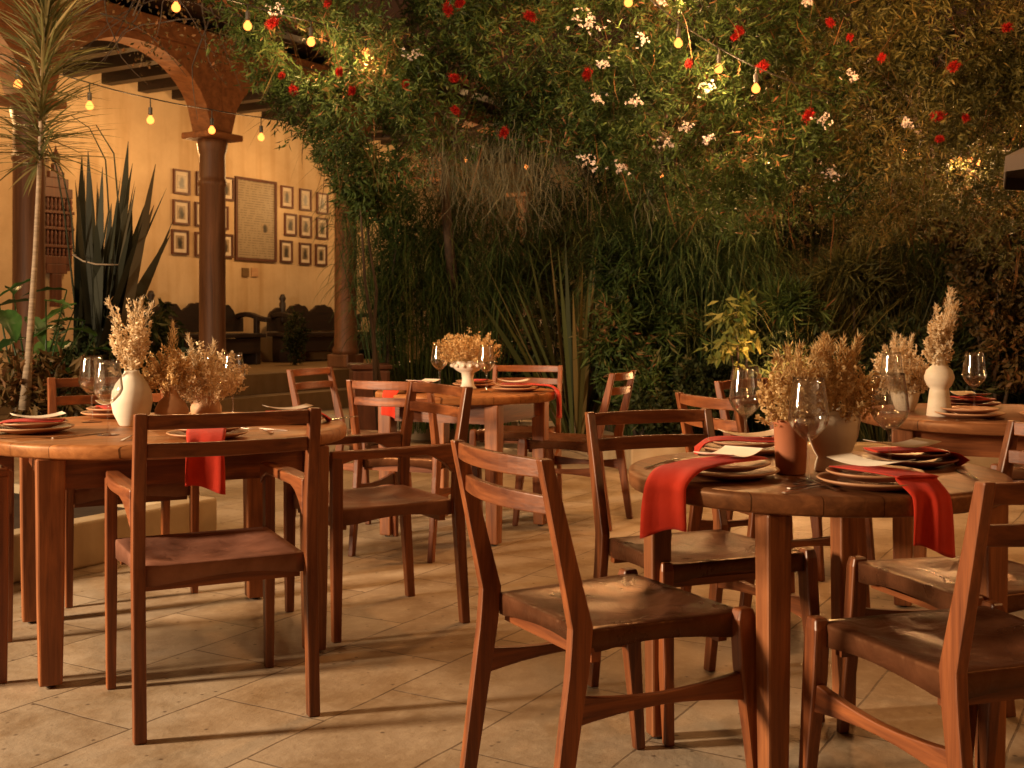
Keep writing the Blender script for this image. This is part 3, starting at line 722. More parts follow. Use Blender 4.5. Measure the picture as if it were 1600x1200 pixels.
# ---- tableware
TZ = .7305
def plate_prof(r, h=.018): return [(0, .0), (r*.55, .0), (r*.62, .002), (r*.9, h*.65), (r, h-.001), (r-.002, h+.002), (r*.9, h*.85), (r*.62, .007), (r*.5, .005), (0, .005)]
def b_rim(t, p):
    v = objco(t); n = noise(t, v, 20, 4); s = t.nodes.new('ShaderNodeSeparateXYZ'); t.links.new(v, s.inputs[0])
    c = ramp(t, n, [(.3, (.26, .095, .042)), (.7, (.40, .165, .075))])
    f = t.nodes.new('ShaderNodeMapRange'); f.inputs[1].default_value = .0155; f.inputs[2].default_value = .0185; t.links.new(s.outputs['Z'], f.inputs[0])
    t.links.new(mix(t, c, (.50, .27, .14), f.outputs[0]), p.inputs['Base Color'])
M_plate = mat('brown_glazed_stoneware', b_rim, rough=.42)
P0 = lathe('charger_plate', plate_prof(.125, .020), M_plate, None, 56)
P1 = lathe('dinner_plate', plate_prof(.105, .018), M_plate, None, 56)
def mesh_inst(src, name, loc, rz, lab, cat, grp, m=None, tilt=(0, 0)):
    o = src if src.name not in used else src.copy()
    if src.name not in used: used.add(src.name)
    else: C.objects.link(o)
    o.location = loc; o.rotation_euler = (tilt[0], tilt[1], rz)
    if m: o.material_slots[0].link = 'OBJECT'; o.material_slots[0].material = m
    return tag(o, lab, cat, grp)
def napkin(path, wd, lab, sidev, seed=0):
    """folded cloth strip following path (list of points), width along sidev, with real thickness"""
    r_ = np.random.default_rng(seed); sv = Vector(sidev).normalized(); pts = []
    P_ = [Vector(p) for p in path]
    # Catmull subdivision
    Q = []
    for i in range(len(P_)-1):
        p0 = P_[max(i-1, 0)]; p1 = P_[i]; p2 = P_[i+1]; p3 = P_[min(i+2, len(P_)-1)]
        for t in np.linspace(0, 1, 7)[:-1]:
            Q.append(.5*((2*p1)+(p2-p0)*t+(2*p0-5*p1+4*p2-p3)*t*t+(3*p1-p0-3*p2+p3)*t**3))
    Q.append(P_[-1]); nw = 10; V = []; Fc = []
    n = len(Q); ph = r_.random(4)*6
    nor = []
    for i in range(n):
        d = (Q[min(i+1, n-1)]-Q[max(i-1, 0)]).normalized(); nor.append(sv.cross(d).normalized() if sv.cross(d).length > 0 else Vector((0, 0, 1)))
    for side_ in (0, 1):
        for i in range(n):
            hang = min(1, max(0, (Q[0].z - Q[i].z)/.05))
            for j in range(nw+1):
                t = j/nw*2-1; wv = hang*(.007*math.sin(3.0*t+ph[0])+.003*math.sin(7*t+i*.12+ph[1]))
                p = Q[i] + Vector((0, 0, -.012*t*hang*(i/n)**2 + .006*hang*math.sin(2.6*t+ph[3])*(i/n))) + sv*(t*wd/2*(1-.05*hang+.05*hang*math.sin(i*.3+ph[2]))) + nor[i]*(wv + (.0055 if side_ else 0)*(1-abs(t)**6*.8))
                V.append(p)
    o_ = (nw+1)*n
    for i in range(n-1):
        for j in range(nw):
            a = i*(nw+1)+j; Fc.append((a, a+1, a+nw+2, a+nw+1)); Fc.append((o_+a, o_+a+nw+1, o_+a+nw+2, o_+a+1))
    per = [j for j in range(nw+1)] + [i*(nw+1)+nw for i in range(1, n)] + [(n-1)*(nw+1)+j for j in range(nw-1, -1, -1)] + [i*(nw+1) for i in range(n-2, 0, -1)]
    for k in range(len(per)): a = per[k]; b = per[(k+1) % len(per)]; Fc.append((a, o_+a, o_+b, b))
    o = mk('napkin', V, Fc, M_cloth, None, True); tag(o, lab, 'napkin', 'red cloth napkins'); return o
def card(c, ang, lab, wd=.10, ht=.16, curl=.012):
    V = []; Fc = []; M_ = Matrix.Rotation(ang, 3, 'Z')
    for k, dz in ((0, 0), (1, .0012)):
        for i in range(9):
            for j in (0, 1):
                t = i/8*2-1; V.append(Vector(c) + M_ @ Vector((t*ht/2, (j-.5)*wd, dz + curl*t*t)))
    for k in (0, 18):
        for i in range(8): a = k+i*2; Fc.append((a, a+2, a+3, a+1) if k else (a, a+1, a+3, a+2))
    for i in range(8):
        for j in (0, 1): a = i*2+j; Fc.append((a, a+2, a+20, a+18))
    for a in (0, 16): Fc.append((a, a+1, a+19, a+18))
    o = mk('menu_card', V, Fc, M_paper, None, True); tag(o, lab, 'menu', 'paper menus on the plates'); return o
def setting(x, y, tx, ty, where, dark=False, rim=None, cards=True, drop=.15, reach=None, nap=True, side=None, nw=.115):
    """charger, plate, folded napkin running to the table edge in direction (tx,ty), and a menu card"""
    t_ = Vector((tx, ty, 0)).normalized(); s_ = Vector((-t_.y, t_.x, 0)); m = M_plate2 if dark else M_plate
    mesh_inst(P0, 'charger_plate', (x, y, TZ), random.random()*6, f'wide brown charger plate lowest of the setting {where}', 'plate', 'charger plates', m)
    mesh_inst(P1, 'dinner_plate', (x, y, TZ+.0175), random.random()*6, f'smaller brown plate stacked on the charger {where}', 'plate', 'plates stacked on chargers', m)
    z = TZ+.040; c = Vector((x, y, z))
    if nap:
        if reach: # napkin hangs over the edge
            path = [c - t_*.075, c - t_*.02, c + t_*.06, c + t_*.115 + Vector((0, 0, -.003)), c + t_*(reach-.02) + Vector((0, 0, -.010)), c + t_*(reach+.014) + Vector((0, 0, -.035)), c + t_*(reach+.024) + Vector((0, 0, -.07)), c + t_*(reach+.026) + Vector((0, 0, -.07-drop))]
        else:
            path = [c - t_*.09, c - t_*.03, c + t_*.05 + Vector((0, 0, .002)), c + t_*.108 + Vector((0, 0, -.006)), c + t_*.138 + Vector((0, 0, -.0335))]
        napkin(path, nw, f'red linen napkin folded over the plates {where}', side or s_, int(abs(x*100)+abs(y*10)))
    if cards: card((x-.012*t_.x, y-.012*t_.y, z+.010), math.atan2(t_.y, t_.x)+R(12), f'cream paper menu on top of the napkin {where}')
# right near table
setting(.50, 2.70, -.76, -.65, 'at the left of the near right table', reach=.185, drop=.075, side=(-.86, .5, 0), nw=.112)
setting(.80, 2.54, .50, -.84, 'at the front of the near right table', reach=.135, drop=.085, side=(1, .25, 0), nw=.10)
setting(.645, 3.18, -.8, .15, 'at the back of the near right table')
setting(1.0, 2.92, 1, .1, 'at the right of the near right table', dark=True)
# left table
setting(-1.56, 3.76, -1, -.3, 'at the left end of the left table')
setting(-.945, 3.58, .22, -.97, 'behind the slats of the nearest armchair', reach=.175, drop=.10)
setting(-.79, 4.12, .9, .2, 'at the right end of the left table')
setting(-1.5, 4.36, -.5, .9, 'at the back of the left table', cards=True)
# centre table
setting(.02, 5.92, .95, -.1, 'at the right of the centre table', reach=.20, drop=.10)
setting(-.46, 5.86, -.6, -.6, 'at the left of the centre table', reach=.20, drop=.08)
setting(-.20, 6.28, .2, 1, 'at the back of the centre table', cards=False)
# far right table
setting(1.72, 4.33, -.3, -1, 'at the front of the far right table', nap=False, cards=False)
setting(1.93, 4.86, .1, 1, 'at the back of the far right table', dark=True)
setting(2.02, 4.28, .05, -1, 'on the right of the far right table', reach=.215, drop=.13)
# wine glasses
def wine_glass():
    o = [(0, 0), (.034, .0), (.035, .0015), (.020, .003), (.006, .006), (.0038, .012), (.0034, .05), (.0036, .088), (.006, .098), (.020, .108), (.038, .128), (.0455, .145), (.0455, .152), (.042, .185), (.036, .225), (.0345, .240)]
    i = [(.0337, .240), (.0352, .225), (.0412, .185), (.0446, .152), (.0445, .146), (.037, .130), (.019, .1105), (0, .105)]
    return lathe('wine_glass', o + i, M_glass, None, 40)
WG = wine_glass()
gl = [(.647, 3.19, 'standing behind the left setting of the near right table'), (.664, 2.58, 'nearest, with its foot among the cutlery on the near right table'),
      (.915, 2.79, 'right of the cream pot on the near right table'), (-1.51, 4.14, 'farther of the two left of the white vase'), (-1.29, 3.68, 'nearer of the two left of the white vase'),
      (-1.08, 4.46, 'right of the dried flowers on the left table'), (-1.17, 4.52, 'half hidden by dried flowers on the left table'), (-.385, 6.12, 'left of the footed white bowl on the centre table'),
      (-.13, 5.86, 'right of the footed white bowl on the centre table'), (1.83, 4.56, 'on the far right table beside the bulbous vase'), (1.50, 4.55, 'left of the small bowl on the far right table')]
for x, y, l in gl: mesh_inst(WG, 'wine_glass', (x, y, TZ), 0, 'tall clear wine glass ' + l, 'wine glass', 'stemmed wine glasses')
# cutlery: fork, knife
def fork_bm():
    bm = bmesh.new(); pr = [(0, .0045, .002), (.05, .0035, .003), (.12, .0028, .004), (.145, .008, .003), (.16, .0105, .0025)]
    loft_bm(bm, [[Vector((x, -hw, z)), Vector((x, hw, z)), Vector((x, hw, z+.002)), Vector((x, -hw, z+.002))] for x, hw, z in pr])
    for k in range(4):
        y = -.0083+k*.0055; loft_bm(bm, [[Vector((x, y-.0014, z)), Vector((x, y+.0014, z)), Vector((x, y+.0014, z+.0018)), Vector((x, y-.0014, z+.0018))] for x, z in ((.158, .0025), (.18, .001), (.2, .004))])
    return bm
def knife_bm():
    bm = bmesh.new(); pr = [(0, .005, .004), (.09, .006, .005), (.1, .004, .004), (.12, .0085, .0015), (.19, .008, .0012), (.215, .001, .0012)]
    loft_bm(bm, [[Vector((x, -hw, .001)), Vector((x, hw, .001)), Vector((x, hw, .001+t)), Vector((x, -hw, .001+t))] for x, hw, t in pr]); return bm
FK = bm_obj('fork', fork_bm(), M_metal); KN = bm_obj('knife', knife_bm(), M_metal)
bevel(KN, .001, 1)
cut = [(FK, .575, 2.44, 40, 'near the front edge of the near right table'), (KN, .60, 2.50, 36, 'near the front edge of the near right table'), (FK, .70, 2.47, 100, 'left of the front setting on the near right table'),
       (KN, 1.06, 2.63, 80, 'beside the dark plates on the near right table'), (FK, .33, 2.84, 60, 'behind the left napkin on the near right table'),
       (FK, -1.60, 3.53, 15, 'in front of the left plates on the left table'), (KN, -1.42, 3.56, 60, 'right of the left plates on the left table'), (FK, -1.18, 3.48, 95, 'left of the nearest armchair on the left table'),
       (KN, -.77, 3.70, 110, 'behind the nearest armchair on the left table'), (FK, -.74, 3.80, 150, 'right of the nearest armchair on the left table'), (KN, -.66, 4.2, 70, 'at the right end of the left table'),
       (FK, -.03, 5.68, 10, 'on the front edge of the centre table'), (KN, 1.62, 4.19, 20, 'on the front edge of the far right table')]
for src, x, y, a, l in cut: mesh_inst(src, src.name, (x, y, TZ), R(a), ('silver fork lying ' if src is FK else 'silver knife lying ') + l, 'cutlery', 'silver cutlery')
# vases and pots
def pot(name, prof, m, x, y, lab, cat='vase', th=.005):
    inner = [(max(r-th, .001), z) for r, z in prof[::-1][:-1] if r > 0]
    inner = [(r, max(z, .006)) for r, z in inner]
    o = lathe(name, [(0, 0)] + prof + inner + [(0, .006)], m, None, 48); o.location = (x, y, TZ); return tag(o, lab, cat)
pot('vase', [(.036, 0), (.042, .004), (.062, .045), (.070, .085), (.066, .12), (.052, .15), (.034, .172), (.026, .185), (.025, .192)], M_white, -1.32, 4.0, 'tall egg-shaped white ceramic vase on the left table')
pot('vase', [(.035, 0), (.045, .004), (.058, .03), (.058, .052), (.045, .078), (.027, .096), (.022, .112), (.027, .134)], M_tan, -1.205, 4.08, 'small tan bulbous vase right of the white vase')
pot('jug', [(.03, 0), (.04, .004), (.055, .03), (.056, .05), (.045, .072), (.04, .085), (.044, .092)], M_tan, -1.12, 4.22, 'small rounded clay jug behind the tan vase on the left table', 'jug')
pot('terracotta_pot', [(.032, 0), (.035, .003), (.038, .06), (.0405, .118), (.043, .120), (.0435, .130)], M_terra, .668, 2.76, 'plain terracotta cylinder pot on the near right table', 'pot')
pot('cream_pot', [(.042, 0), (.044, .004), (.041, .022), (.037, .034), (.047, .052), (.060, .085), (.066, .125), (.067, .148), (.064, .150)], M_cream, .782, 2.81, 'footed cream ceramic pot on the near right table', 'pot')
pot('footed_bowl', [(.045, 0), (.047, .004), (.034, .022), (.030, .055), (.034, .085), (.060, .098), (.082, .118), (.088, .145), (.086, .150)], M_white, -.235, 6.12, 'white footed ceramic bowl with bumps on the centre table', 'bowl')
fb = bpy.data.objects['footed_bowl']
bm = bmesh.new()
for k in range(14):
    a = k*2*math.pi/14; bmesh.ops.create_icosphere(bm, subdivisions=2, radius=.011, matrix=Matrix.Translation((.085*math.cos(a), .085*math.sin(a), .126)))
bm_obj('studs', bm, M_white, fb, True)
pot('vase', [(.046, 0), (.047, .004), (.042, .05), (.036, .098), (.034, .106), (.045, .118), (.054, .140), (.055, .152), (.048, .175), (.033, .190), (.022, .197), (.021, .216)], M_cream, 1.632, 4.40, 'white vase with round shoulder above a tapered foot')
pot('bowl', [(.032, 0), (.036, .003), (.05, .04), (.058, .075), (.057, .078)], M_cream, 1.59, 4.66, 'small cream bowl behind the bulbous vase on the far table', 'bowl')
# dried flowers
def dried(x, y, z0, h, rad, n, lab, m=G_dry, spikes=0, tall=None, low=.0, fluff=26, flat=1.0, sy=1.0):
    e = empty('dried_flowers', (x, y, z0), 0, lab, 'dried flowers', 'dried flower arrangements')
    a = rng.random(n)*6.283; r = np.sqrt(rng.random(n))*rad
    tip = np.stack([np.cos(a)*r, np.sin(a)*r*sy, h*(low + (1-low)*rng.random(n)**.6)*(1-.35*(r/rad)**2)*(.72+.5*rng.random(n))], 1)
    base = np.stack([np.cos(a)*r*.10, np.sin(a)*r*.10, np.full(n, -.05)], 1)
    dv = tip-base; Ls = np.linalg.norm(dv, axis=1)
    blades('stems', base, unit(dv+np.array([0, 0, .04])), Ls*1.03, .0016, .12, m, e, 4, .2, 1)
    k = fluff; tt = rng.random(n*k)**.7*.42+.60
    bi = np.repeat(np.arange(n), k)
    P = base[bi] + dv[bi]*tt[:, None] + rng.normal(size=(n*k, 3))*rad*.035*(1.25-tt)[:, None]*2
    Dk = unit(unit(dv)[bi]*.7 + rng.normal(size=(n*k, 3))*.8)
    leaves('seedheads', P, Dk, (.006+.011*rng.random(n*k)), .005+.006*rng.random(n*k), m, e, .3, np.clip(rng.random(n)[bi]*.6+rng.random(n*k)*.4, 0, 1))
    if spikes:   # feathery plumes standing out of the bunch
        T = tall or h*1.35; a = rng.random(spikes)*6.283; ln = T*(.75+.35*rng.random(spikes)); lean = .10+.30*rng.random(spikes)
        d = unit(np.stack([np.cos(a)*lean, np.sin(a)*lean, np.ones(spikes)], 1)); kk = 170; bi = np.repeat(np.arange(spikes), kk); t = .42+.58*rng.random(spikes*kk)
        blades('plume_stems', np.tile([[0, 0, -.04]], (spikes, 1)), d, ln, .0022, .05, m, e, 4, .2, 1)
        wd_ = .010*np.sin(np.pi*np.clip((t-.40)/.62, 0, 1))+.001
        P = d[bi]*(ln[bi]*t)[:, None] + rng.normal(size=(spikes*kk, 3))*wd_[:, None]*.6
        leaves('plume_fluff', P, unit(d[bi]*1.3+rng.normal(size=(spikes*kk, 3))*.55), .016+.012*rng.random(spikes*kk), .0022, m, e, .2)
    return e
dried(-1.32, 4.0, TZ+.185, .22, .075, 46, 'tall pale seed sprays in the white vase', spikes=4, tall=.29, low=.1, fluff=46)
dried(-1.205, 4.08, TZ+.128, .15, .10, 80, 'brown dried sprays in the tan vase', G_drydark, spikes=1, tall=.26, fluff=30)
dried(-1.11, 4.2, TZ+.085, .185, .16, 150, 'wide cloud of golden dried blossoms in the clay jug', G_dry, spikes=4, tall=.22, fluff=30)
dried(.668, 2.76, TZ+.125, .15, .085, 75, 'small brown dried flowers in the terracotta pot', G_drydark, spikes=5, tall=.20, fluff=24)
dried(.782, 2.81, TZ+.145, .135, .11, 105, 'broad dried flower bunch in the cream pot', G_drydark, spikes=10, tall=.185, fluff=24)
dried(-.235, 6.12, TZ+.145, .15, .18, 230, 'wide dried flower dome in the footed white bowl', G_drydark, fluff=26, low=.1)
dried(1.632, 4.40, TZ+.21, .18, .055, 90, 'tall feathery dried grasses in the bulbous vase', G_dry, spikes=5, tall=.27, fluff=30)
dried(1.575, 4.66, TZ+.075, .19, .11, 150, 'fluffy dried grasses in the small cream bowl', G_dry, spikes=6, tall=.24, fluff=30)

# ================================================================== STRING LIGHTS
def string(name, pts, bulbs, r, lab, m, hang=.10, watt=5):
    """cord through pts; bulbs at (point) hanging from it"""
    e = empty(name, pts[0], 0, lab, 'string lights'); o0 = Vector(pts[0])
    Q = []
    for a, b in zip(pts, pts[1:]):
        a = Vector(a); b = Vector(b); L_ = (b-a).length
        for t in np.linspace(0, 1, 9)[:-1]: Q.append(a.lerp(b, t) - Vector((0, 0, .045*L_*4*t*(1-t)*.25)) - o0)
    Q.append(Vector(pts[-1])-o0)
    bm = bmesh.new(); tube_bm(bm, Q, .0042, 5); bm_obj('cord', bm, M_blackmetal, e, True)
    for bp in bulbs:
        bp = Vector(bp)-o0
        bm = bmesh.new(); lathe_bm(bm, [(0, -r), (r*.5, -r*.87), (r*.87, -r*.5), (r, 0), (r*.87, r*.5), (r*.55, r*.9), (r*.4, r*1.25), (0, r*1.25)], 16, bp)
        b_ = bm_obj('bulb', bm, m, e, True)
        l = bpy.data.lights.new('bulb_light', 'POINT'); l.energy = watt; l.color = (1, .56, .22); l.shadow_soft_size = .015
        lo = bpy.data.objects.new('bulb_light', l); C.objects.link(lo); lo.parent = b_; lo.location = bp+Vector((0, -.02, -r*1.15-.03))
        bm = bmesh.new(); tube_bm(bm, [bp+Vector((0, 0, r*1.5)), bp+Vector((0, 0, r*1.5+.045))], r*.55, 10); tube_bm(bm, [bp+Vector((0, 0, r*1.5+.045)), bp+Vector((0, 0, hang))], .004, 5)
        bm_obj('socket', bm, M_blackmetal, b_)
def up(p, dz=.10): return Vector(p)+Vector((0, 0, dz))
bA = [at(-80, 95, 6.2), at(28, 133, 6.5), at(140, 166, 6.9), at(235, 188, 7.3), at(331, 204, 7.7), at(408, 215, 8.0), at(555, 229, 8.6)]
string('string_lights', [up(p, .14) for p in bA], bA[1:], .024, 'black cord of warm bulbs crossing in front of the arcade column', M_bulb, .14, 4)
bB = [at(130, -60, 6.0), at(275, 12, 6.2), at(387, 41, 6.4), at(486, 66, 6.6), at(572, 83, 6.9), at(700, 100, 7.5)]
string('string_lights', [up(p, .12) for p in bB], bB[1:5], .024, 'upper cord of warm bulbs at the top left', M_bulb, .12, 9)
bC = [at(860, -80, 6.3), at(982, 4, 6.35), at(1060, 68, 6.4), at(1123, 108, 6.5), at(1181, 139, 6.4), at(1300, 180, 6.8)]
string('string_lights', [up(p, .12) for p in bC], bC[1:5], .024, 'cord of warm bulbs hanging through the tree at the upper centre', M_bulb, .12, 9)
bD = [at(600, 235, 8.0), at(727, 250, 7.9), at(822, 261, 7.9), at(1034, 275, 8.0), at(1200, 262, 8.2)]
string('string_lights', [up(p, .10) for p in bD], bD[1:4], .015, 'far cord of small bulbs under the tree canopy', M_bulbfar, .10, 3)
bE = [at(1380, 232, 8.1), at(1414, 238, 8.1), at(1437, 241, 8.1), at(1487, 251, 8.1), at(1500, 250, 8.2), at(1516, 250, 8.1), at(1530, 255, 8.0), at(1640, 262, 8.1)]
string('string_lights', [up(p, .10) for p in bE], bE[1:7], .017, 'cord of closely spaced small bulbs at the right', M_bulbfar, .10, 3)
# parasol corner at the right edge
pe = empty('parasol', (3.75, 6.0, 0), 0, 'dark grey parasol with its edge entering the picture at the right', 'parasol')
bm = bmesh.new(); tube_bm(bm, [(0, 0, .04), (0, 0, 2.5)], .024, 12); bm_obj('pole', bm, M_darkwood, pe, True)
lathe('base', [(0, 0), (.25, 0), (.25, .04), (.04, .06), (0, .06)], M_blackmetal, pe)
bm = bmesh.new(); lathe_bm(bm, [(0, 2.52), (1.18, 1.95), (1.18, 1.87), (1.172, 1.87), (1.172, 1.942), (0, 2.505)], 8)
bm_obj('canopy', bm, mat('charcoal_canvas', None, (.035, .030, .028), .9), pe)

# ================================================================== PLANTS
def limbs(bm, base, ends, r0, seg=6, wob=.08):
    for e_ in ends:
        P = [Vector(base)]; b = Vector(base); e_ = Vector(e_)
        for i in range(1, seg+1):
            t = i/seg; p = b.lerp(e_, t) + Vector((random.uniform(-wob, wob), random.uniform(-wob, wob), wob*math.sin(t*3.1)))*(1 if i < seg else 0); P.append(p)
        tube_bm(bm, P, [r0*(1-.8*i/seg) for i in range(seg+1)], 7)
def tree(name, x, y, fork, blobs, nt_, kk, L, W, m, lab, flowers=0, fl_m=None, tr=.045):
    e = empty(name, (x, y, .15), 0, lab, 'tree'); o = Vector((x, y, .15))
    bl = [(b[0]-x, b[1]-y, b[2]-.15, *b[3:]) for b in blobs]
    bm = bmesh.new(); f = Vector(fork)-o
    P = [Vector((0, 0, 0)).lerp(f, t)+Vector((.06*math.sin(t*5), .05*math.cos(t*4)-.05, 0)) for t in np.linspace(0, 1, 7)]
    tube_bm(bm, P, [tr*(1.25-.5*t) for t in np.linspace(0, 1, 7)], 10); limbs(bm, P[-1], [(b[0], b[1], b[2]) for b in bl], tr*.55)
    bm_obj('trunk', bm, M_bark, e, True)
    P, d = ell_points(bl, nt_, .62)
    q = np.sin(P[:, 0]*6.1+P[:, 1]*2)*np.sin(P[:, 2]*7.3+P[:, 0]*2)+.5*np.sin(P[:, 0]*14.7+1)*np.sin(P[:, 2]*13.1) > -.40; P = P[q]; d = d[q]
    Pk, dk = tufts(P, d, kk, 1.0, .25)
    n = len(Pk); leaves('crown', Pk, dk, L*(.6+.7*rng.random(n)), W*(.7+.6*rng.random(n)), m, e, .2, clump_var(Pk))
    tw, d2 = ell_points(bl, nt_//9, .4); blades('twigs', tw, unit(d2+rng.normal(size=tw.shape)*.5), .35, .005, .35, G_rust, e, 3, .3, 1, .1)
    return e
# the big flowering canopy: blobs given by where the photograph shows its masses
def B(px, py, d, rx, ry, rz): p = at(px, py, d); return (p.x, p.y, p.z, rx, ry, rz)
canA = [B(440, 95, 7.1, .24, .3, .20), B(410, 20, 7.1, .28, .3, .22), B(500, 60, 7.0, .42, .45, .42), B(560, 150, 7.0, .5, .45, .40), B(640, 40, 7.0, .6, .5, .45), B(700, 170, 7.2, .55, .45, .33), B(800, 60, 7.1, .6, .5, .5), B(620, 235, 7.3, .3, .35, .22), B(490, 140, 7.0, .26, .3, .28), B(850, 190, 7.3, .4, .4, .30), B(455, 30, 6.9, .22, .3, .3),
        B(600, -60, 7.1, .7, .5, .4), B(800, -60, 7.1, .6, .5, .4), B(540, 235, 7.4, .20, .25, .18)]
canB = [B(930, 60, 6.9, .45, .5, .5), B(1010, 170, 7.0, .5, .5, .4), B(1120, 60, 7.1, .55, .5, .5), B(1160, 210, 7.2, .5, .45, .36), B(1010, 250, 7.1, .32, .35, .22), B(930, 210, 7.1, .30, .35, .28), B(1050, -60, 7.0, .7, .5, .4), B(1240, 120, 7.3, .4, .45, .45), B(1250, 270, 7.6, .45, .4, .3), B(1120, 310, 7.8, .4, .4, .25)]
canC = [B(1330, 60, 7.2, .5, .5, .5), B(1400, 180, 7.2, .5, .5, .42), B(1500, 60, 7.0, .5, .5, .5), B(1570, 180, 7.3, .4, .5, .38), B(1480, 280, 7.9, .45, .4, .28), B(1370, 320, 8.0, .45, .4, .26), B(1590, 330, 7.8, .4, .4, .35), B(1400, -60, 7.1, .8, .5, .4), B(1640, 80, 7.0, .5, .5, .5)]
tree('bottlebrush_tree', -.57, 10.3, (-.45, 8.9, 2.4), canA, 5400, 10, .058, .0115, G_can, 'flowering tree with narrow leaves hanging left of centre over the arcade')
tree('bottlebrush_tree', 1.42, 9.7, (1.22, 8.9, 2.3), canB, 5200, 10, .056, .0115, G_can, 'flowering tree in the middle with pale and red blossoms')
tree('bottlebrush_tree', 3.57, 9.9, (3.3, 9.0, 2.4), canC, 5200, 10, .056, .0115, G_olive, 'flowering tree filling the upper right corner')
# red and pale blossoms (parts of their trees)
roots = [o for o in bpy.data.objects if o.name.startswith('bottlebrush_tree')]
roots.sort(key=lambda o: o.location.x)
reds = [(0, 425, 36, 6.5), (0, 530, 112, 6.5), (0, 550, 142, 6.6), (0, 634, 130, 6.5), (0, 710, 122, 6.5), (0, 711, 172, 6.6), (0, 788, 207, 6.6), (0, 700, 14, 6.5), (0, 512, 5, 6.5), (0, 440, 118, 6.6), (0, 828, 25, 6.5), (0, 458, 140, 6.6), (0, 718, 5, 6.5),
        (1, 918, 115, 6.5), (1, 1076, 100, 6.4), (1, 1192, 103, 6.5), (1, 1155, 48, 6.5), (1, 1263, 180, 6.6), (1, 1148, 58, 6.5), (1, 1297, 35, 6.6),
        (2, 1328, 58, 6.6), (2, 1378, 90, 6.5), (2, 1490, 104, 6.4), (2, 1509, 184, 6.6), (2, 1468, 217, 6.6), (2, 1574, 43, 6.3), (2, 1465, 182, 6.6)]
for ti, px, py, d in reds:
    c = np.array(at(px, py, d+.04+.10*rng.random())) - np.array(roots[ti].location)
    n = 420; ax = unit(rng.normal(size=(1, 3)) + [[0, 0, -.6]])[0]; s = np.clip(rng.normal(size=n)*.017, -.04, .04); d_ = rng.normal(size=(n, 3)); d_ -= (d_@ax)[:, None]*ax; d_ = unit(d_)
    sz = .5+.45*rng.random(); leaves('red_blossom', c+s[:, None]*ax*sz+d_*.004, unit(d_+.55*rng.normal(size=(n, 3))), sz*(.028+.012*rng.random(n)), .0028, G_red, roots[ti], .2)
whites = [(0, 648, 87, 6.6), (1, 915, 28, 6.3), (1, 925, 40, 6.3), (1, 1003, 60, 6.4), (1, 944, 100, 6.5), (1, 991, 158, 6.5), (1, 935, 154, 6.5), (1, 1108, 218, 6.6), (1, 1072, 198, 6.6), (1, 1107, 137, 6.5), (1, 921, 252, 6.6), (1, 1040, 222, 6.6), (1, 1287, 186, 6.7), (1, 1260, 2, 6.6), (1, 1300, 275, 7.1),
          (2, 1331, 120, 6.6), (2, 1414, 194, 6.6), (0, 430, 15, 6.5), (1, 968, 262, 6.7), (1, 1035, 2, 6.4)]
for ti, px, py, d in whites:
    c = np.array(at(px, py, d)) - np.array(roots[ti].location); n = 20
    cc = c + rng.normal(size=(n, 3))*[.030, .03, .022]*(.6+.7*rng.random()); k = 5
    P = np.repeat(cc, k, axis=0); ax = np.repeat(unit(rng.normal(size=(n, 3))+[[0, -1, .2]]), k, axis=0)
    dk = unit(rng.normal(size=(n*k, 3))); dk = unit(dk - (dk*ax).sum(1)[:, None]*ax*.8)
    leaves('pale_blossom', P, dk, .013, .010, G_wht, roots[ti], .1)
# moss beards
def moss(px, py, d, wd, ln, n, lab):
    p = at(px, py, d); e = empty('hanging_moss', p, 0, lab, 'moss', 'grey moss beards hanging from the trees')
    P = rng.normal(size=(n, 3))*[wd*.6, .12, .06]+np.repeat(rng.normal(size=(n//20+1, 3))*[wd*.7, .1, .09], 20, axis=0)[:n]; dr = unit(np.tile([[0, 0, -1.0]], (n, 1))+rng.normal(size=(n, 3))*.05)
    o = blades('strands', P, dr, ln*(.2+.75*rng.random(n)**1.5), .0034, 2.2, G_moss, e, 12, .2, 1, .26)
moss(690, 235, 7.25, .10, .42, 200, 'short grey moss beard left of the group under the canopy')
moss(745, 240, 7.2, .12, .50, 240, 'grey moss beard second from the left under the canopy')
moss(800, 240, 7.15, .12, .54, 280, 'grey moss beard in the middle of the group, between the small bulbs')
moss(852, 250, 7.15, .12, .60, 280, 'longest grey moss beard, right of the far bulbs')
moss(1012, 262, 7.3, .06, .38, 100, 'small grey moss wisp hanging alone right of centre')
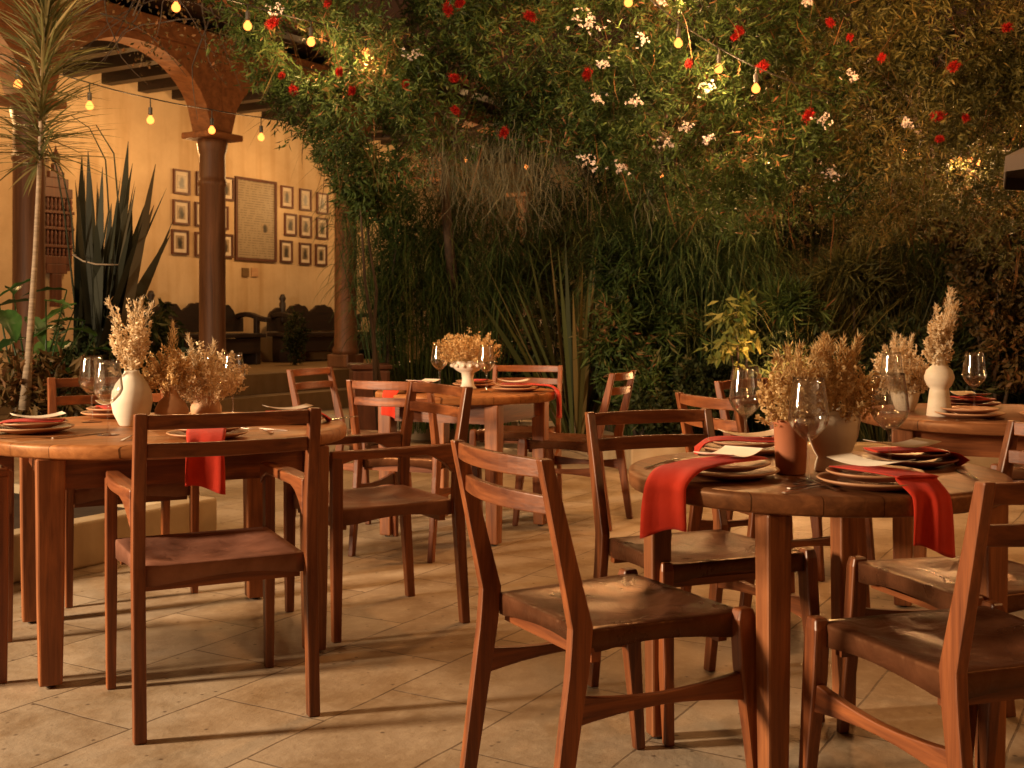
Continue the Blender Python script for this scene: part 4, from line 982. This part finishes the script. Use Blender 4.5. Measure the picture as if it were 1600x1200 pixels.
# grassy clumps
def grass(name, x, y, n, h, spread, droop, W, m, lab, cat='plant', seg=7, rad=.25, z=.15, var=.3, lean=0.0):
    e = empty(name, (x, y, z), 0, lab, cat); a = rng.random(n)*6.283; r = np.sqrt(rng.random(n))*rad
    P = np.stack([np.cos(a)*r, np.sin(a)*r, np.zeros(n)], 1); s = spread*rng.random(n)
    d = unit(np.stack([np.cos(a)*s+lean, np.sin(a)*s, np.ones(n)], 1))
    blades('leaves', P, d, h*(1-var+var*rng.random(n)*1.3), W*(.7+.6*rng.random(n)), droop*(.5+rng.random(n)), m, e, seg)
    return e
def gx(px, d): return (px-800)/F*d
def papyrus(x, y, n, h, lab, rad=.35, m=G_grass, spread=.25):
    e = empty('papyrus_clump', (x, y, .15), 0, lab, 'plant', 'papyrus and reed clumps in the bed'); a = rng.random(n)*6.283; r = np.sqrt(rng.random(n))*rad
    P = np.stack([np.cos(a)*r, np.sin(a)*r, np.zeros(n)], 1); s = spread*rng.random(n); d = unit(np.stack([np.cos(a)*s, np.sin(a)*s, np.ones(n)], 1))
    L = h*(.55+.5*rng.random(n)); blades('stems', P, d, L, .009, .12, m, e, 6, .2, 1)
    k = 26; bi = np.repeat(np.arange(n), k); t = 1-.45*rng.random(n*k)**2
    tip = P[bi] + d[bi]*(L[bi]*t)[:, None] - np.array([0, 0, .03])
    dd = unit(np.stack([rng.normal(size=n*k), rng.normal(size=n*k), .5*rng.random(n*k)+.05], 1))
    blades('umbels', tip, dd, .22+.22*rng.random(n*k), .006, 2.2, m, e, 5, .4, .8); return e
papyrus(gx(645, 9.6), 9.8, 190, 2.25, 'dark reed clump left, beside the arcade column', .30)
papyrus(gx(740, 9.6), 9.9, 210, 2.2, 'dark reed clump behind the centre table', .32)
papyrus(gx(1010, 9.2), 9.3, 190, 2.1, 'reed clump right of the sword leaves', .30)
papyrus(gx(1100, 9.0), 9.1, 210, 2.2, 'dense reed clump behind the near right table', .32)
papyrus(gx(1450, 9.0), 9.3, 150, 2.05, 'dark reed clump above the bulbous vase', .36, G_dark)
papyrus(gx(1570, 8.8), 9.2, 110, 1.9, 'reed clump at the right edge', .36)
grass('flax_plant', gx(905, 9.0), 9.2, 70, 1.55, .62, .16, .045, G_flax, 'fan of upright sword leaves behind the centre table chairs', rad=.12)
grass('weeping_grass', gx(1265, 8.8), 9.0, 700, 1.65, .5, 1.25, .010, G_olive, 'weeping grass plant cascading above the dried flowers', rad=.16)
grass('weeping_grass', gx(1390, 8.7), 8.9, 500, 1.25, .7, 1.25, .012, G_olive, 'weeping grass plant left of the bulbous vase', rad=.16)
grass('weeping_grass', gx(1190, 8.9), 9.1, 260, 1.5, .5, 1.3, .012, G_grass, 'weeping grass plant behind the yellow leaved shrub', rad=.14)
def shrub(name, blobs, nt_, kk, L, W, m, lab, hang=.2, z=.15, cat='shrub', spread=1.0):
    x = sum(b[0] for b in blobs)/len(blobs); y = sum(b[1] for b in blobs)/len(blobs); e = empty(name, (x, y, z), 0, lab, cat)
    bl = [(b[0]-x, b[1]-y, b[2]-z, *b[3:]) for b in blobs]
    bm = bmesh.new(); limbs(bm, (0, 0, 0), [(b[0], b[1], b[2]) for b in bl], .022, 5, .03); bm_obj('stems', bm, M_bark, e, True)
    P, d = ell_points(bl, nt_, .5); Pk, dk = tufts(P, d, kk, spread, hang); n = len(Pk)
    k = Pk[:, 2] > .02; Pk = Pk[k]; dk = dk[k]; n = len(Pk)
    leaves('foliage', Pk, dk, L*(.6+.7*rng.random(n)), W*(.7+.6*rng.random(n)), m, e, .2, clump_var(Pk)); return e
shrub('bamboo_shrub', [B(975, 430, 8.9, .22, .25, .35), B(965, 530, 8.8, .25, .25, .35), B(1010, 610, 8.7, .3, .25, .25), B(1040, 500, 8.9, .2, .25, .4)], 700, 12, .10, .017, G_can, 'leafy green shrub between the sword leaves and reeds')
shrub('broad_leaved_shrub', [B(1090, 610, 8.6, .25, .2, .22), B(1030, 640, 8.5, .3, .2, .15)], 500, 9, .05, .024, G_dark, 'low round leaved shrub behind the near right table')
shrub('variegated_shrub', [B(1150, 490, 8.35, .13, .1, .13), B(1140, 545, 8.35, .16, .1, .14), B(1170, 520, 8.35, .1, .1, .1)], 26, 7, .115, .036, G_yel, 'shrub with drooping yellow and green leaves', hang=1.8)
shrub('broad_leaved_shrub', [B(1230, 560, 8.5, .3, .25, .25), B(1320, 590, 8.5, .35, .25, .2), B(1190, 600, 8.5, .2, .2, .2)], 420, 10, .11, .022, G_dark, 'dark low shrub behind the dried flowers')
shrub('broad_leaved_shrub', [B(1400, 560, 8.5, .35, .25, .3), B(1480, 590, 8.5, .35, .25, .22)], 380, 10, .10, .022, G_dark, 'dark low shrub behind the bulbous vase')
shrub('spiky_shrub', [B(1232, 480, 8.5, .16, .16, .12)], 60, 26, .16, .012, G_can, 'whorled green umbrella plant above the dried flowers', spread=1.5)
shrub('spiky_shrub', [B(1330, 430, 8.6, .22, .16, .14)], 60, 26, .17, .012, G_olive, 'whorled olive umbrella plant right of centre', spread=1.5)
shrub('red_lit_shrub', [B(1560, 430, 8.4, .35, .3, .4), B(1590, 550, 8.4, .3, .3, .3), B(1500, 330, 8.5, .4, .3, .25)], 700, 11, .06, .026, G_rust, 'shrub at the right edge with reddish light coloured into its leaves')  # red brown leaf colour stands in for reddish light on this shrub
shrub('broad_leaved_shrub', [B(830, 590, 9.8, .3, .25, .22), B(770, 610, 9.9, .35, .25, .2), B(680, 600, 10.2, .4, .25, .25)], 480, 11, .07, .025, G_dark, 'low shrub behind the centre table')
shrub('fern_shrub', [B(820, 480, 10.2, .35, .3, .55), B(880, 420, 10.4, .35, .3, .4)], 500, 12, .09, .016, G_olive, 'olive fern mass between the reeds and sword leaves')
shrub('climbing_vine', [B(622, 330, 9.8, .14, .14, .6), B(612, 500, 9.8, .12, .12, .7), B(575, 300, 8.6, .2, .2, .22), B(560, 270, 8.3, .22, .2, .25)], 700, 10, .07, .018, G_can, 'vine climbing the post left of the reeds', hang=.5)
# dense hedge far behind, closing the view
def hedge(x0, y0, x1, y1, h, n, L, W, m, lab, th=.5, z0=.15):
    e = empty('hedge', ((x0+x1)/2, (y0+y1)/2, .15), 0, lab, 'hedge'); t = rng.random(n); z = rng.random(n)*h
    wv = .35*np.sin(t*23+z*1.7)+.25*np.sin(t*51-z*3.1)
    P = np.stack([x0+(x1-x0)*t-(x0+x1)/2, y0+(y1-y0)*t-(y0+y1)/2+wv+rng.normal(size=n)*th*.5, z], 1)
    keep = np.sin(P[:, 0]*3.1+1)*np.sin(P[:, 2]*2.7+.5)+.35*np.sin(P[:, 0]*9)*np.sin(P[:, 2]*8) > -.80; P = P[keep]
    Pk, dk = tufts(P, np.tile([[0, -.6, -.1]], (len(P), 1)), 9, 1.2, .3, .03); n = len(Pk); leaves('foliage', Pk, dk, L*(.6+.7*rng.random(n)), W*(.7+.6*rng.random(n)), m, e, .2, clump_var(Pk, 1.3))
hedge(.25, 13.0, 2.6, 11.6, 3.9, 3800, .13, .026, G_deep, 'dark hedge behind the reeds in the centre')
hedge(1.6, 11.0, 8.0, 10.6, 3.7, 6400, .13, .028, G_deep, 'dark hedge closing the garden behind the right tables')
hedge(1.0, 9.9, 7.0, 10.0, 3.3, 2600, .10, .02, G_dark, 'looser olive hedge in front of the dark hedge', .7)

# ---- left planting
# dracaena tree
dx, dy = at(48, 620, 5.9).x, 5.9
e = empty('dracaena_tree', (dx, dy, .13), 0, 'slim tree with pale trunk and spiky leaf heads at the left', 'tree')
pts = [at(38, 640, 5.9), at(45, 560, 5.9), at(55, 400, 5.9), at(62, 260, 5.9), at(66, 130, 5.9), at(72, 10, 5.9), at(76, -120, 5.9)]
bm = bmesh.new(); tube_bm(bm, [p-Vector((dx, dy, .13)) for p in pts], [.030, .020, .013, .012, .012, .011, .010], 10); bm_obj('trunk', bm, M_pale, e, True)
n = 900; t = rng.random(n); seg_ = [np.array(pts[3]), np.array(pts[4]), np.array(pts[5]), np.array(pts[6])]
idx = np.minimum((t*3).astype(int), 2); ft = t*3-idx; A = np.array([seg_[i] for i in idx]); Bp = np.array([seg_[i+1] for i in idx]); P = A+(Bp-A)*ft[:, None]-np.array([dx, dy, .13])
a = rng.random(n)*6.283; d = unit(np.stack([np.cos(a), np.sin(a), .05+1.3*t+rng.normal(size=n)*.22], 1))
blades('leaf_head', P, d, .27+.18*rng.random(n), .011, .30, G_drac, e, 5, .7, .5)
# yucca bundle tied with a cord
yx, yy = at(150, 600, 7.0).x, 7.0
e = empty('tied_yucca', (yx, yy, .15), 0, 'tall dark yucca with sword leaves tied together by a cord', 'plant')
o_ = np.array([yx, yy, .15]); Pb = []; Pt = []
tips = [(137, 215), (128, 235), (160, 258), (200, 218), (222, 225), (215, 250), (190, 260), (243, 250), (278, 246), (285, 304), (232, 262), (150, 300), (118, 280), (206, 235), (175, 300), (252, 240), (132, 260), (210, 280)]
n = 0; P = []; Dd = []; Ls = []; dr = []
for k in range(40):
    tx_, ty_ = tips[k % len(tips)]; jx, jy = (random.uniform(-9, 9), random.uniform(0, 90)) if k >= len(tips) else (0, 0)
    b = np.array(at(150+random.uniform(-22, 22)+(-14 if tx_ < 165 else 14), 560, 7.0+random.uniform(-.15, .15))); tp = np.array(at(tx_+jx, ty_+jy, 7.0+random.uniform(-.35, .2)))
    v = tp-b; Ls.append(np.linalg.norm(v)); Dd.append(v/np.linalg.norm(v)); P.append(b-o_)
blades('leaves', np.array(P), np.array(Dd), np.array(Ls)*(.8+.2*rng.random(len(Ls))), .072, .05, G_yucca, e, 7, 1.0, .6)
a_ = [at(114, 398, 6.93), at(130, 408, 6.85), at(150, 413, 6.82), at(186, 414, 6.86), at(200, 411, 7.0), at(150, 402, 7.18), at(114, 398, 6.93)]
bm = bmesh.new(); tube_bm(bm, [p-Vector(o_) for p in a_], .005, 5); bm_obj('cord', bm, M_pale, e, True)
# thin arching leaves
e = empty('arching_leaf_plant', (at(105, 600, 7.6).x, 7.6, .15), 0, 'thin arching leaves curving before the ochre wall', 'plant')
bm = bmesh.new(); o_ = Vector(e.location)
for arc in ([(150, 440), (170, 330), (165, 250), (140, 200), (110, 180)], [(170, 440), (185, 320), (178, 240), (150, 195)], [(118, 430), (112, 340), (98, 270), (70, 215)], [(112, 430), (100, 330), (88, 260), (68, 222)]):
    Q = [at(x, y, 7.6)-o_ for x, y in [(130, 590)]+arc]; tube_bm(bm, Q, [.008, .007, .006, .005, .003, .002][:len(Q)], 4)
bm_obj('leaves', bm, G_sword, e, True)
# philodendron broad leaves
def broadleaf(name, items, d0, lab, m=G_phil):
    bx, by = at(60, 600, d0).x, d0
    e = empty(name, (bx, by, .15), 0, lab, 'plant'); V = []; Fc = []; var = []; bm = bmesh.new()
    for px, py, dd, ln, az, pitch in items:
        c = np.array(at(px, py, dd))-np.array([bx, by, .15]); ax = np.array([math.cos(az)*math.cos(pitch), math.sin(az)*math.cos(pitch), math.sin(pitch)])
        sd = unit(np.cross(ax, [0, 0, 1.0])[None])[0]; upv = np.cross(sd, ax); ns = 7; v0 = len(V)
        rv = random.random()
        for i in range(ns+1):
            t = i/ns; wv = ln*.24*math.sin(math.pi*min(1, t*.94+.06))**.75*(1-.35*t); c_ = c+ax*ln*(t-.2) - np.array([0, 0, 1])*ln*.28*t*t
            for s in (-1, -.5, 0, .5, 1): V.append(c_+sd*s*wv+upv*abs(s)*wv*.3+upv*.006*math.sin(i*2.6)*abs(s)); var.append(min(1, max(0, rv+.15*math.sin(i*3+s*5))))
        for i in range(ns):
            for s in range(4): a0 = v0+i*5+s; Fc.append((a0, a0+1, a0+6, a0+5))
        tube_bm(bm, [Vector((random.uniform(-.1, .1), random.uniform(-.1, .1), 0)), Vector(c*.6+np.array([0, 0, .1])), Vector(c-ax*ln*.2)], [.008, .006, .004], 5)
    bm_obj('stalks', bm, G_phil, e, True)
    rawmesh('leaves', np.array(V), np.array(Fc).reshape(-1), 4, m, e, np.array(var))
it = []
for px, py, s in [(20, 450, .3), (42, 440, .28), (10, 490, .34), (50, 500, .3), (80, 470, .26), (85, 510, .3), (120, 500, .3), (140, 520, .28), (30, 530, .3), (100, 540, .3), (5, 550, .3), (60, 560, .28), (130, 560, .26), (90, 452, .25), (-20, 460, .3), (35, 470, .3), (105, 480, .28), (70, 540, .3), (150, 545, .24), (20, 580, .3), (110, 580, .25)]:
    it.append((px, py, 6.3+random.uniform(-.3, .4), s*random.uniform(.7, 1.0), random.uniform(-3.1, .2), random.uniform(-.5, .5)))
broadleaf('philodendron', it, 6.3, 'broad leaved green plant at the foot of the spiky tree')
shrub('low_shrub', [B(190, 545, 7.2, .35, .25, .3), B(150, 590, 7.0, .35, .25, .25), B(225, 590, 7.3, .3, .25, .22)], 420, 10, .09, .03, G_dark, 'dark leafy shrub behind the white vase')
shrub('low_shrub', [B(60, 610, 6.1, .35, .25, .16), B(0, 600, 6.1, .3, .25, .2), B(130, 620, 6.2, .3, .25, .10)], 110, 9, .08, .028, G_rust, 'low brownish plants at the left edge of the bed')
ce = empty('wooden_chest', (at(577, 600, 9.3).x, 9.3, 0), R(12), 'brown wooden chest at the foot of the terrace by the reeds', 'chest')
bm = bmesh.new(); box_bm(bm, (0, 0, .36), (.30, .36, .68)); bevel(bm_obj('body', bm, M_redwood, ce), .02)
bm = bmesh.new(); box_bm(bm, (0, 0, .722), (.33, .39, .04)); bevel(bm_obj('lid', bm, M_redwood, ce), .01)
# potted shrub near the second bench
shrub('clipped_shrub', [(on_n(462, 520, 10.9).x, on_n(462, 520, 10.9).y, .85, .15, .15, .36)], 170, 10, .05, .022, G_dark, 'dark rounded shrub beside the right carved bench', z=.45)
# bare twiggy climber at the top left
e = empty('bare_climber', at(300, 20, 7.4), 0, 'bare twiggy climber tangled along the roof edge', 'climber'); o_ = Vector(e.location); bm = bmesh.new()
for k in range(38):
    p = at(random.uniform(150, 350), random.uniform(-60, 35), 7.4+random.uniform(-.3, .5)); d_ = Vector((random.uniform(-1, 1), random.uniform(-.4, .4), random.uniform(-.8, .6))).normalized(); P = [p]
    for i in range(6): d_ = (d_+Vector((random.uniform(-.35, .35), random.uniform(-.3, .3), random.uniform(-.4, .3)))).normalized(); P.append(P[-1]+d_*.12)
    tube_bm(bm, [q-o_ for q in P], [.007-.0009*i for i in range(7)], 4)
bm_obj('twigs', bm, M_bark, e, True)
n = 260; P = np.stack([rng.uniform(-.45, .6, n), rng.uniform(-.3, .4, n), rng.uniform(-.35, .3, n)], 1); Pk, dk = tufts(P, rng.normal(size=(n, 3)), 3, 1.2)
leaves('leaves', Pk, dk, .035, .018, G_rust, e)
